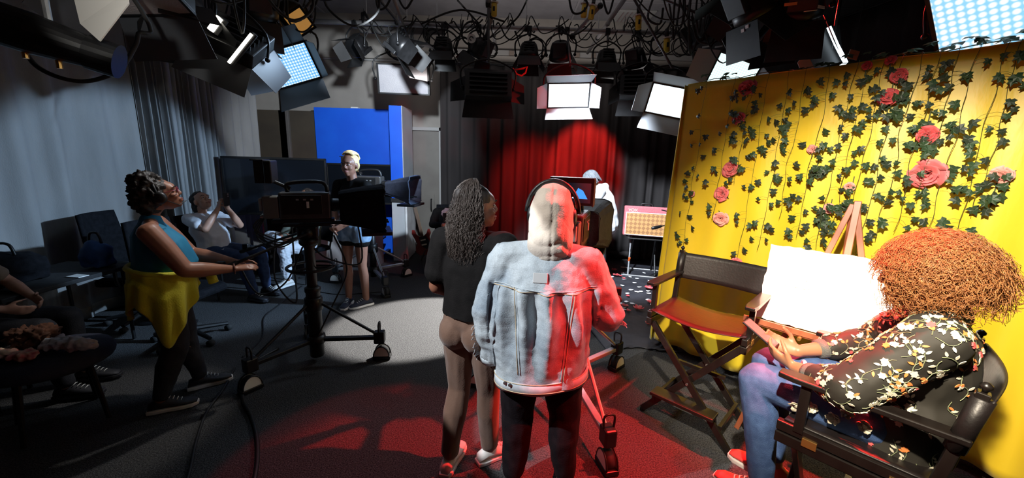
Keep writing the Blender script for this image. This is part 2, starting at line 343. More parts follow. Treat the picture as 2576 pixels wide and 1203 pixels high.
def put_leaf(parent, loc, size, facing, down, mi=None, rnd=random):
    f = V(facing).normalized(); y = V(down); y = (y-f*y.dot(f)).normalized(); x = y.cross(f)
    k = rnd.randrange(5)*3+(mi if mi is not None else (0 if rnd.random() < .6 else 1))
    o = bpy.data.objects.new('leaf', LM[k]); COL.objects.link(o); o.parent = parent
    o.matrix_local = MX.Translation(loc) @ MX((x, y, f)).transposed().to_4x4() @ MX.Diagonal((size, size, size, 1)); return o
ORD = ['first', 'second', 'third', 'fourth', 'fifth', 'sixth', 'seventh', 'eighth', 'ninth', 'tenth', 'eleventh', 'twelfth', 'thirteenth', 'fourteenth', 'fifteenth', 'sixteenth', 'seventeenth', 'eighteenth']
vt = [(1778, 232, 645), (1848, 225, 560), (1895, 222, 470), (1935, 218, 660), (1985, 212, 640), (2030, 206, 560), (2088, 198, 610), (2150, 190, 640), (2185, 184, 600), (2225, 180, 640), (2270, 172, 690), (2315, 166, 620), (2360, 160, 600), (2410, 152, 520), (2455, 146, 640), (2535, 134, 760), (2570, 128, 560)]
for i, (x, y, yb) in enumerate(vt):
    rnd = random.Random(100+i); s0, _ = onflat(x, y); zb = onflat(x-60, yb)[1]; zb = max(.62, min(1.6, zb))
    vn = thing('ivy_vine', '%s ivy vine from the left edge of the yellow drape' % ORD[i], 'ivy vine', FA+FU*s0+FN*.05+V((0, 0, FH)), group='ivy vines hanging on the yellow drape')
    L = FH-zb; pts = []; n = 26
    for k in range(n+1):
        t = k/n; pts.append(FU*(.022*noise.noise(V((i*3.1, t*4, 0)))+.004*math.sin(t*30+i)-.02*t)+FN*(.02+.02*noise.noise(V((i*2.1, t*4, 7)))+.03*t)+V((0, 0, .03-t*L)))
    pts = [FN*-.06+V((0, 0, .035))]+pts
    MB().tube(pts, .0013, 4).build('stem', vinem, vn, True)
    z = .10; tw = MB()
    while z < L:
        if rnd.random() < .86:
            for c in range(rnd.choice((1, 1, 1, 2, 2))):
                k = min(n, int(z/L*n)+1); p = V(pts[k]); sd = rnd.choice((-1, 1))*rnd.uniform(.015, .07)
                q = p+FU*sd+FN*rnd.uniform(.005, .05)+V((0, 0, rnd.uniform(-.035, .02)))
                tw.tube([p, (p+q)/2+V((0, 0, .008)), q], .0009, 3)
                put_leaf(vn, q, rnd.uniform(.036, .058), FN+FU*rnd.uniform(-.7, .7)+V((0, 0, rnd.uniform(-.5, .5))), V((0, 0, -1))+FU*rnd.uniform(-.9, .9), rnd=rnd)
        z += rnd.uniform(.03, .10)
    if tw.v: tw.build('twigs', vinem, vn)['kind'] = 'stuff'
# garland on the top edge, its leaves coloured pale as if backlit
tg = thing('leaf_garland', 'leaf garland with backlight painted in as pale green, lying on the top edge of the yellow drape', 'garland', FA+V((0, 0, FH+.03)))
MB().tube([FU*(.1+.1*k)+V((0, 0, .012+.01*math.sin(k*1.7)))+back*.02 for k in range(24)], .003, 5).build('stem', vinem, tg, True)
rnd = random.Random(5)
for k in range(46):
    s = rnd.choice((rnd.uniform(.12, .5), rnd.uniform(.8, 1.6), rnd.uniform(1.45, 2.3), rnd.uniform(1.5, 2.3)))
    put_leaf(tg, FU*s+back*rnd.uniform(-.05, .05)+V((0, 0, rnd.uniform(.012, .05))), rnd.uniform(.05, .08), FN*rnd.uniform(.1, 1)+V((0, 0, 1)), FU*rnd.uniform(-1, 1)+V((0, 0, rnd.uniform(0, .7)))+FN*.2, 2 if s > 1.2 or rnd.random() < .5 else 0, rnd)
# roses
rosem = [mat('rose_pink', (.72, .12, .14), (.8, .2, .2), 20, .55, sheen=.3), mat('rose_deep', (.60, .05, .07), (.7, .1, .1), 20, .55, sheen=.3), mat('rose_pale', (.82, .30, .26), (.85, .42, .36), 20, .55, sheen=.3)]
def rose_petal(r, open_, seed):
    rnd = random.Random(seed); mb = MB()
    def fn(u, v):
        a = (u-.5)*1.75; rad = r*(.18+.82*v)*(.35+.65*open_)
        z = r*(v*1.05*(1-.5*open_)) - (.28*r*open_*v*v*(1 if v > .6 else .5)); z += .16*r*math.sin(u*7+seed*1.7)*v*v+.10*r*math.cos(u*PI*2+seed)*v
        return V((rad*math.cos(a)*(1-.10*abs(a)*v), rad*math.sin(a), z))
    return mb.grid(fn, 6, 4)
def rose(x, y, px, mi, label, off=.07):
    s, z = onflat(x, y, off); p = FA+FU*s+FN*off+V((0, 0, z)); r = px/980*p.y*.5/ .95
    t = thing('silk_rose', label, 'rose', p, group='silk roses on the yellow drape')
    ax = (FN*1+V((0, 0, random.uniform(-.25, .35)))+FU*random.uniform(-.3, .3)).normalized(); q = perp(ax); R = MX((q, ax.cross(q), ax)).transposed().to_4x4()
    for ring, (n, op, rr) in enumerate(((3, .10, .50), (4, .32, .70), (5, .58, .86), (5, .82, 1.0))):
        for k in range(n):
            o = rose_petal(r*rr, op, ring*7+k).build('petal', rosem[mi], t, True, solid=.0012)
            o.matrix_local = R @ MX.Translation((0, 0, -.25*r)) @ MX.Rotation(2*PI*k/n+ring*.6+random.uniform(-.25, .25), 4, 'Z') @ MX.Rotation(random.uniform(-.22, .12), 4, 'Y') @ MX.Diagonal((*(random.uniform(.85, 1.1),)*3, 1))
    sp = MB()
    for k in range(5):
        a = 2*PI*k/5; sp.prism([(0, 0), (r*.35, -r*.16), (r*.95, 0), (r*.35, r*.16)], .002, R @ MX.Translation((0, 0, -.3*r)) @ MX.Rotation(a, 4, 'Z'))
    sp.build('sepals', leafA, t); MB().tube([p*0-ax*.3*r, -ax*(.3*r)-V((0, 0, .06))], .003, 5).build('stem', leafA, t)
    return t
for x, y, px, mi, lb in [(1880, 222, 46, 1, 'pink rose at the top edge near the left corner of the yellow drape'), (1862, 298, 38, 1, 'deep pink rose on the yellow drape just under the top left rose'),
    (1840, 425, 46, 0, 'drooping pink rose on the left third of yellow drape at mid height'), (1815, 487, 42, 0, 'pink rose on yellow drape, middle of three above the empty chair'),
    (1812, 550, 42, 2, 'open pink rose on yellow drape, lowest of three above the empty chair'), (2043, 376, 26, 2, 'small pale rose bud in an ivy cluster left of the easel'),
    (2135, 470, 26, 2, 'pale rose bud right above the easel top'), (2086, 525, 28, 2, 'pink bud just left of the easel top'), (2262, 190, 38, 1, 'red lit rose close to the top edge above the curly hair'),
    (2235, 245, 44, 1, 'shaded red rose in the dark ivy cluster near the top'), (2332, 340, 50, 1, 'red rose in ivy cluster above the large pink rose'), (2333, 437, 78, 0, 'largest pink rose on the yellow drape above the curly haired woman'),
    (2522, 440, 48, 2, 'pale salmon rose at the right edge of the yellow drape'), (1740, 487, 18, 2, 'tiny pink bud on the leftmost ivy vine'), (1850, 662, 34, 0, 'pink rose hidden low behind the empty chair back'),
    (2180, 165, 22, 1, 'small red bud on the top edge of the drape'), (2240, 152, 26, 1, 'red bud standing over the top edge of the drape')]:
    rose(x, y, px, mi, lb)
for i, (x, y) in enumerate(((2085, 545), (2060, 400), (2140, 490), (2500, 490), (2330, 330), (2240, 245))):   # dark leaf clusters round roses
    s, z = onflat(x, y); c = thing('leaf_cluster', ['leaf cluster under the bud left of the easel top', 'leaf cluster round the pale bud left of easel', 'leaf cluster behind the bud above easel', 'leaf cluster under the salmon rose on the right', 'leaf cluster behind the red rose above the largest rose', 'shaded leaf cluster near the top right of drape'][i], 'leaves', FA+FU*s+FN*.05+V((0, 0, z)), group='leaf clusters on the yellow drape')
    rnd = random.Random(i+40)
    MB().tube([V((0, 0, .12)), FN*.01, V((0, 0, -.1))], .003, 5).build('stem', vinem, c)
    for k in range(8): put_leaf(c, FU*rnd.uniform(-.07, .07)+FN*rnd.uniform(0, .05)+V((0, 0, rnd.uniform(-.1, .08))), rnd.uniform(.045, .07), FN+FU*rnd.uniform(-.6, .6), V((0, 0, -1))+FU*rnd.uniform(-1, 1), rnd=rnd)
# ------------------------------------------------------------ blue set wall
blue = mat('blue_paint', (.005, .10, .72), (.006, .12, .78), 3, .5); greyl = mat('set_grey', (.42, .46, .50), (.48, .52, .56), 3, .5); greyd = mat('set_dark_grey', (.12, .14, .17), (.15, .17, .2), 3, .5)
bs = thing('blue_set_wall', 'royal blue set wall with a projecting pale sided pillar', 'set wall')
MB().box((-2.72, 6.98, 1.26), (1.46, .08, 2.52)).build('panel', blue, bs, bevel=.004)
MB().box((-1.90, 6.70, 1.79), (.20, .60, 1.46)).build('pillar', blue, bs, bevel=.004)
MB().box((-1.795, 6.70, 1.26), (.012, .606, 2.52)).build('side_panel', greyl, bs)
MB().box((-1.90, 6.42, .50), (.20, .04, 1.0)).build('lower_panel', greyl, bs, bevel=.004)
MB().box((-1.90, 6.71, .5), (.19, .56, 1.0)).build('pillar_core', greyd, bs)
MB().box((-1.90, 6.408, 1.035), (.206, .07, .06)).build('dark_band', blackm, bs)
marb = mat('marble', (.62, .64, .66), (.85, .87, .9), 5, .35, 0, .2, 12, detail=8)
rnd = random.Random(3); poly = [(-.26, .02)]+[(-.28+rnd.uniform(-.006, .006), .1*k) for k in range(1, 12)]+[(.25-.0*k+rnd.uniform(-.03, .03), 1.16-.1*k) for k in range(12)]
MB().prism(poly, .03, MX.Translation((-1.77, 6.70, 0)) @ MX(((0, 0, 1, 0), (1, 0, 0, 0), (0, 1, 0, 0), (0, 0, 0, 1)))).build('marble_slab', marb, bs)
MB().box((-2.75, 6.98, 2.53), (.12, .10, .02)).build('bracket', whitep, bs)
# news desk low counter
nd = thing('news_desk', 'low pale grey news desk in front of the blue set wall', 'desk', (-2.68, 6.05, 0))
MB().box((0, .03, .80), (1.15, .36, .05)).build('top', greyd, nd, bevel=.006)
for k in range(3): MB().box((-.38+.38*k, -.12, .40), (.372, .03, .74)).build('front_panel', greyl if k != 2 else greyd, nd, bevel=.004)
MB().box((0, -.10, .05), (1.1, .04, .1)).build('plinth', blackm, nd)
for x in (-.55, .55): MB().box((x, .04, .39), (.03, .32, .77)).build('side', greyd, nd)
# tvs
scr = mat('tv_screen', (.006, .008, .012), None, 5, .16, coat=.5)
def tv(label, a, b, w, h, zc, stand):
    c = (V(a)+V(b))/2; ang = math.atan2(b[1]-a[1], b[0]-a[0]); t = thing('television', label, 'television', (c.x, c.y, 0), ang)
    MB().box((0, .03, zc), (w, .05, h)).build('housing', black, t, bevel=.01)
    MB().box((0, 0, zc), (w-.05, .012, h-.06)).build('screen', scr, t)
    for q in (-1, 1):
        MB().box((q*(w/2-.012), 0, zc), (.024, .03, h)).build('bezel', black, t, bevel=.004); MB().box((0, 0, zc+q*(h/2-.015)), (w, .03, .03)).build('bezel', black, t, bevel=.004)
    for q in (-.22, .22): MB().bar((q, .06, .1), (q, .06, zc), .05, .03, (1, 0, 0)).build('upright', black, t, bevel=.004)
    for q in (-.3, .3):
        MB().box((q, .05, .075), (.06, .62, .05)).build('foot', black, t, bevel=.006)
        for y in (-.22, .32): MB().cyl((q-.015, y, .027), (q+.015, y, .027), .027, 12).build('caster', rubber, t, True)
    MB().box((0, .05, .35), (.6, .3, .025)).build('shelf', black, t, bevel=.004)
tv('large black television on a floor stand in front of the grey curtain', (-4.1, 5.55, 0), (-2.8, 5.85, 0), 1.36, .83, 1.26, 1)
tv('smaller black television standing before the blue set wall', (-3.02, 6.46, 0), (-1.98, 6.5, 0), 1.14, .66, 1.27, 1)
# ------------------------------------------------------------ guitar
rwood = mat('red_lacquer', (.16, .012, .010), (.2, .02, .015), 5, .25, coat=.6); maple = mat('maple', (.5, .3, .12), (.56, .36, .16), 8, .4, stretch=(6, 6, 1)); cream = mat('cream', (.75, .68, .5), None, 5, .4)
gt = thing('electric_guitar', 'dark red electric guitar with maple neck leaning on its stand', 'guitar', (-1.42, 6.45, 0)); gt.rotation_euler = (math.radians(-9), math.radians(-13), math.radians(12))
body = [(.0, -.22), (.10, -.21), (.165, -.14), (.16, -.05), (.115, .01), (.12, .07), (.155, .13), (.15, .2), (.12, .21), (.08, .14), (.03, .11), (-.04, .11), (-.08, .15), (-.10, .24), (-.14, .25), (-.16, .18), (-.135, .09), (-.115, .01), (-.15, -.06), (-.165, -.14), (-.11, -.21)]
GM = MX.Translation((0, 0, .33)) @ MX.Rotation(PI/2, 4, 'X')
MB().prism(body, .045, GM).build('body', rwood, gt, bevel=.008)
MB().prism([(-.06, .1), (.06, .1), (.10, .02), (.09, -.1), (.02, -.12), (-.05, -.05)], .004, MX.Translation((0, -.025, .33)) @ MX.Rotation(PI/2, 4, 'X')).build('pickguard', blackm, gt)
MB().box((0, -.02, .74), (.05, .025, .62)).build('neck', maple, gt, bevel=.006); MB().box((0, -.034, .70), (.046, .006, .54)).build('fretboard', mat('rosewood', (.08, .04, .02), None, 5, .5), gt)
MB().prism([(-.025, 0), (.025, 0), (.05, .10), (.035, .20), (-.01, .215), (-.035, .1)], .018, MX.Translation((0, -.02, 1.05)) @ MX.Rotation(PI/2, 4, 'X')).build('headstock', cream, gt, bevel=.003)
for k in range(6): MB().cyl((-.045, -.02, 1.08+.024*k), (-.02, -.02, 1.08+.024*k), .007, 8).build('tuner', steel, gt)
for k in range(2): MB().box((0, -.028, .29+.08*k), (.085, .014, .022)).build('pickup', cream, gt)
gs = thing('guitar_stand', 'small black folding stand under the red guitar', 'guitar stand', (-1.42, 6.48, 0))
for a in (-.6, .6, PI): MB().tube([(0, .04, .32), (.2*math.sin(a), .04-.18*math.cos(a), .012)], .009, 8).build('leg', black, gs)
MB().tube(smoothpts([(-.09, -.14, .1), (-.07, -.02, .09), (0, .03, .3), (.07, -.02, .09), (.09, -.14, .1)], 4), .008, 8).build('cradle', black, gs, True)
# ------------------------------------------------------------ amplifier on folding stand
oxb = mat('oxblood_tolex', (.42, .10, .12), (.5, .13, .15), 60, .6, 0, .3, 300)
grm = bpy.data.materials.new('diamond_grille'); grm.use_nodes = True; nt = grm.node_tree; b_ = nt.nodes['Principled BSDF']; tc = nt.nodes.new('ShaderNodeTexCoord'); mp = nt.nodes.new('ShaderNodeMapping'); mp.inputs['Rotation'].default_value = (0, math.radians(45), 0); mp.inputs['Scale'].default_value = (22, 22, 22)
ck = nt.nodes.new('ShaderNodeTexChecker'); ck.inputs['Scale'].default_value = 1; ck.inputs['Color1'].default_value = (.52, .27, .10, 1); ck.inputs['Color2'].default_value = (.32, .15, .06, 1); nt.links.new(tc.outputs['Object'], mp.inputs[0]); nt.links.new(mp.outputs[0], ck.inputs[0]); nt.links.new(ck.outputs[0], b_.inputs['Base Color'])
am = thing('guitar_amplifier', 'red and tan guitar amplifier tilted on a folding stand', 'amplifier', (2.08, 6.0, .62)); am.rotation_euler = (math.radians(-6), 0, math.radians(-14))
MB().box((0, .13, .235), (.68, .25, .47)).build('cabinet', oxb, am, bevel=.018)
MB().box((0, -.004, .19), (.60, .02, .33)).build('grille', grm, am)
MB().box((0, -.004, .40), (.60, .02, .075)).build('control_panel', oxb, am)
for (c, d) in (((0, -.01, .365), (.62, .012, .012)), ((0, -.01, .02), (.62, .012, .012)), ((-.305, -.01, .19), (.012, .012, .35)), ((.305, -.01, .19), (.012, .012, .35))): MB().box(c, d).build('piping', whitep, am)
MB().tube(smoothpts([(-.09, .13, .47), (-.07, .13, .51), (.07, .13, .51), (.09, .13, .47)], 4), .012, 8).build('handle', black, am, True)
text_mesh('VOX', 'badge', cream, am, MX.Translation((-.21, -.018, .40)) @ MX.Rotation(PI/2, 4, 'X'), .065, .003)
for q in (-.27, .27):
    for y in (.03, .23): MB().cyl((q, y, -.012), (q, y, .004), .016, 10).build('foot', rubber, am)
an = thing('amplifier_stand', 'folding tube stand with chrome legs holding the red amplifier', 'stand', (2.08, 6.05, 0), math.radians(-14))
for x in (-.2, .2):
    MB().tube([(x, -.22, .02), (x*.9, .20, .60)], .014, 8).build('leg', alu if x < 0 else black, an); MB().tube([(x*.9, .22, .02), (x*.8, -.18, .60)], .014, 8).build('leg', black, an)
for y, z in ((-.22, .02), (.22, .02)): MB().tube([(-.3, y, z), (.3, y, z)], .014, 8).build('foot_bar', alu, an)
MB().tube([(-.25, -.18, .6), (.25, -.18, .6)], .013, 8).build('top_bar', black, an); MB().tube([(-.25, .2, .6), (.25, .2, .6)], .013, 8).build('top_bar', black, an)
MB().cyl((-.195, -.075, .21), (-.19, -.095, .27), .018, 10).build('tape_band', mat('orange_tape', (.8, .12, .02), None, 5, .5), an)
def micstand(label, loc, hgt, rz, boom):
    t = thing('microphone_stand', label, 'mic stand', loc, rz)
    for k in range(3):
        a = k*2*PI/3; MB().tube([(0, 0, .22), (.3*math.cos(a), .3*math.sin(a), .012)], .009, 8).build('leg', black, t); MB().ell((.3*math.cos(a), .3*math.sin(a), .014), (.016, .016, .014)).build('foot', rubber, t)
    MB().cyl((0, 0, .1), (0, 0, hgt), .011, 8).build('pole', black, t); MB().ell((0, 0, hgt), (.028, .028, .028)).build('clutch', black, t)
    MB().cyl((-boom*.3, 0, hgt-.06), (boom, 0, hgt+.12*boom), .008, 8).build('boom', black, t)
    MB().lathe([(.012, 0), (.02, .03), (.026, .12), (.02, .16), (.0, .17)], 12, MX.Translation((-boom*.3, 0, hgt-.06)) @ MX.Rotation(-PI/2-.2, 4, 'Y')).build('microphone', black, t, True)
micstand('black boom microphone stand in front of the amplifier', (2.33, 5.62, 0), .92, math.radians(12), .55)
micstand('second black microphone stand half hidden by the yellow drape', (2.62, 5.75, 0), 1.02, math.radians(170), .4)
# ------------------------------------------------------------ director's chairs
dk = mat('dark_wood', (.007, .005, .0045), (.011, .008, .007), 6, .35, stretch=(4, 4, 1), coat=.3); leath = mat('dark_leather', (.007, .005, .005), (.010, .007, .007), 20, .45, 0, .1, 80); redl = mat('oxblood_leather', (.028, .003, .003), (.036, .004, .004), 20, .35, 0, .1, 80); brass = mat('brass', (.75, .42, .12), None, 5, .3, .9)
def director_chair(label, loc, rz, seatm):
    t = thing('directors_chair', label, 'chair', loc, rz, group="director's chairs")
    SZ = .70; up = (0, 1, 0)
    for y, s in ((.18, 1), (-.18, -1)):
        for q, dy in ((1, .014), (-1, -.014)):
            MB().bar((-.29*q, y+dy, .02), (.27*q, y+dy, SZ), .042, .022, up).build('leg', dk, t, bevel=.003); MB().cyl((-.29*q, y+dy, 0), (-.29*q, y+dy, .025), .017, 10).build('foot_cap', black, t)
        MB().cyl((0, y-.03, .355), (0, y+.03, .355), .008, 8).build('pivot_bolt', steel, t)
    for q in (-1, 1):
        MB().bar((q*.215, -.18, .14), (q*.215, .18, .14), .022, .03, (0, 0, 1)).build('stretcher', dk, t, bevel=.002)
        MB().box((q*.285, 0, SZ+.01), (.034, .46, .045)).build('lower_rail', dk, t, bevel=.004); MB().box((q*.285, 0, SZ+.058), (.03, .46, .04)).build('seat_rail', dk, t, bevel=.004)
        MB().box((q*.29, .16, SZ+.16), (.03, .032, .20)).build('arm_post', dk, t, bevel=.003)
        MB().bar((q*.29, -.19, SZ+.05), (q*.29, -.235, SZ+.43), .03, .034, (1, 0, 0)).build('back_post', dk, t, bevel=.003)
        MB().lathe([(.006, 0), (.008, .008), (.014, .014), (.014, .022), (.006, .03), (0, .032)], 10, MX.Translation((q*.29, -.236, SZ+.43))).build('finial', dk, t, True)
        MB().prism([(-.03, -.24), (.03, -.24), (.033, .2), (.024, .25), (-.024, .25), (-.033, .2)], .022, MX.Translation((q*.29, 0, SZ+.27))).build('armrest', dk, t, bevel=.005)
        for y in (-.12, .12): MB().box((q*.304, y, SZ+.035), (.006, .045, .03)).build('hinge', brass, t)
    MB().bar((-.17, .02, .40), (.17, .02, .40), .022, .022).build('cross_bar', dk, t)
    ft = MB().box((0, .235, .235), (.40, .11, .022)).build('footrest', dk, t, bevel=.004)
    for q in (-1, 1): MB().bar((q*.18, .2, .215), (q*.18, .15, .13), .02, .02).build('footrest_bracket', dk, t)
    MB().grid(lambda u, v: V(((u-.5)*.57, (v-.5)*.42, SZ+.082-.035*math.sin(PI*u))), 14, 6).build('seat', seatm, t, True, solid=.005)
    MB().grid(lambda u, v: V(((u-.5)*.60, -.216-.05*v*.8-.035*math.sin(PI*u), SZ+.225+.185*v)), 16, 6).build('backrest', leath, t, True, solid=.006)
    for q in (-1, 1): MB().tube([(q*.29, -.212, SZ+.225), (q*.29, -.238, SZ+.41)], .026, 10).build('back_sleeve', leath, t, True)
    return t
cA = V((1.30, 2.43, 0)); hA = V((-.70, -.71, 0)); director_chair("empty dark wood director's chair with red leather seat before the yellow drape", cA, math.atan2(-hA.x, hA.y), redl)
cB = V((1.44, 1.39, 0)); hB = V((-.66, .75, 0)).normalized(); director_chair("dark director's chair under the curly haired woman in the right corner", cB, math.atan2(-hB.x, hB.y), leath)
# ------------------------------------------------------------ easel and lit board
ez = mat('easel_wood', (.20, .055, .025), (.27, .08, .035), 5, .4, stretch=(6, 6, 1), coat=.3)
E0 = V((1.80, 2.13, 0)); EU = V((.69, -.724, 0)); EN = V((-EU.y*-1, 0, 0)); EN = V((EU.y, -EU.x, 0))
es = thing('easel', 'reddish brown wooden artist easel standing before the yellow drape', 'easel', E0)
ap = V((0, 0, 1.55))-EN*.22+EU*.02
MB().bar(-EU*.32+EN*.02+V((0, 0, .0)), ap+V((0, 0, 0)), .03, .018, EN).build('leg', ez, es, bevel=.003)
MB().bar(EU*.42+EN*.02, ap+EU*.015, .03, .018, EN).build('leg', ez, es, bevel=.003)
MB().bar(-EN*.5+EU*.05, ap-EN*.02, .03, .018, EN).build('rear_leg', ez, es, bevel=.003)
MB().bar(EU*.06+EN*.0+V((0, 0, .55)), ap+EU*.02+V((0, 0, .02)), .034, .018, EN).build('mast', ez, es, bevel=.003)
MB().bar(-EU*.36+EN*.075+V((0, 0, .80)), EU*.50+EN*.075+V((0, 0, .80)), .06, .025, (0, 0, 1)).build('tray', ez, es, bevel=.003)
MB().bar(-EU*.36+EN*.105+V((0, 0, .815)), EU*.50+EN*.105+V((0, 0, .815)), .012, .035, (0, 0, 1)).build('tray_lip', ez, es, bevel=.002)
MB().cyl(EN*.12-EU*.06+V((0, 0, .79)), EN*.15-EU*.06+V((0, 0, .79)), .01, 8).build('tray_bolt', brass, es)
bd = thing('sign_board', 'white foam sign board glaring in the light on the easel', 'sign', E0+EN*.07+V((0, 0, .83)))
rnd = random.Random(8); W_, H_ = .70, .46; ol = []
for k in range(24): ol.append((-.30+W_*k/24, rnd.uniform(-.004, .004)))
for k in range(16): ol.append((-.30+W_+rnd.uniform(-.005, .005), H_*k/16))
for k in range(24): ol.append((-.30+W_-W_*k/24, H_+rnd.uniform(-.006, .006)))
for k in range(16): ol.append((-.30+rnd.uniform(-.005, .005), H_-H_*k/16))
tilt = (V((0, 0, 1))-EN*.20).normalized(); nrm = EU.cross(tilt); BM = MX((EU, tilt, nrm)).transposed().to_4x4()
if nrm.dot(EN) < 0: nrm = -nrm
MB().prism(ol, .012, BM).build('board', mat('board_cream', (.86, .80, .68), (.9, .85, .75), 6, .55), bd)
T = MX((EU, tilt, EU.cross(tilt))).transposed().to_4x4()
text_mesh('Ro', 'lettering', mat('letter_white', (.95, .95, .95), None, 5, .4), bd, T @ MX.Translation((-.13, .27, .009 if EU.cross(tilt).dot(EN) > 0 else -.009)), .13, .003)
# ------------------------------------------------------------ studio cameras and dollies
def dolly(t, R, angs, hubz, colz, m, zc=.52):
    MB().lathe([(.07, hubz-.03), (.075, hubz), (.07, hubz+.04)], 16).build('hub', black, t, True)
    MB().lathe([(.062, zc-.06), (.07, zc-.05), (.07, zc+.05), (.062, zc+.06)], 16).build('collar', black, t, True)
    for a in angs:
        d = V((math.cos(a), math.sin(a), 0)); sd = V((-d.y, d.x, 0)); p = d*R
        MB().bar(d*.06+V((0, 0, hubz)), p*.97+V((0, 0, .20)), .045, .03, (0, 0, 1)).build('spreader_arm', m, t, bevel=.004)
        MB().tube([d*.06+V((0, 0, zc)), p*.95+V((0, 0, .235))], .013, 8).build('brace', m, t)
        pod = MB().box(p+V((0, 0, .205)), (.09, .075, .11), MX.Rotation(a, 3, 'Z')).build('wheel_pod', black, t, bevel=.012)
        h = smoothpts([p-sd*.03+V((0, 0, .25)), p-sd*.03+V((0, 0, .33)), p+sd*.03+V((0, 0, .33)), p+sd*.03+V((0, 0, .25))], 4)
        MB().tube(h, .007, 8).build('carry_handle', black, pod, True)
        q = p+d*.015; fa = V((-q.x, -q.y, 0))
        MB().cyl(q-sd*.02+V((0, 0, .062)), q+sd*.02+V((0, 0, .062)), .058, 20).build('caster_wheel', rubber, t, True)
        for k in (-1, 1):
            gm = MX.Translation(q+sd*k*.034+V((0, 0, .035))) @ MX((d, V((0, 0, 1)), d.cross(V((0, 0, 1))))).transposed().to_4x4()
            gg = MB().prism([(.062*math.cos(x*PI/12), .085*math.sin(x*PI/12)) for x in range(13)], .006, gm).build('cable_guard', mat('guard_white', (.8, .76, .68), None, 5, .35), t)
            rim = [gm @ V((.066*math.cos(x*PI/12), .09*math.sin(x*PI/12), 0)) for x in range(13)]
            MB().tube(rim, .006, 6).build('guard_rim', black, t, True)
        MB().box(q+V((0, 0, .022)), (.15, .085, .032), MX.Rotation(a, 3, 'Z')).build('guard_skirt', black, t, bevel=.006)
def prompter_hood(t, x0, x1, w0, h0, w1, h1, zc, m):
    fl = []
    for x, ww, hh, dz in ((x0, w0, h0, 0), ((x0+x1)/2, (w0+w1)/2*1.02, (h0+h1)/2, .0), (x1, w1, h1, -.01)):
        ring = []
        for k in range(24):
            a = 2*PI*k/24; cx, cz = math.cos(a), math.sin(a); e = .35
            yy = ww/2*(abs(cx)**e)*(1 if cx > 0 else -1); zz = hh/2*(abs(cz)**e)*(1 if cz > 0 else -1)
            ring.append(V((x+.008*math.sin(k*2.2+x*9), yy*(1-.05*math.sin(k*1.7)**2), zc+dz+zz)))
        fl.append(ring)
    pr = MB().loft(fl, False).build('prompter_hood', m, t, False, solid=.006)
    rim = fl[-1]+[fl[-1][0]]; MB().tube(rim, .008, 6).build('hood_rim', m, pr)
    MB().add(fl[0], [tuple(range(24))]).build('hood_back', m, pr, solid=.004)
    MB().box((x1-.06, 0, zc-h1/2-.02), (.24, w1*.8, .03)).build('prompter_monitor', black, t, bevel=.006)
    return pr
screen_lit = None
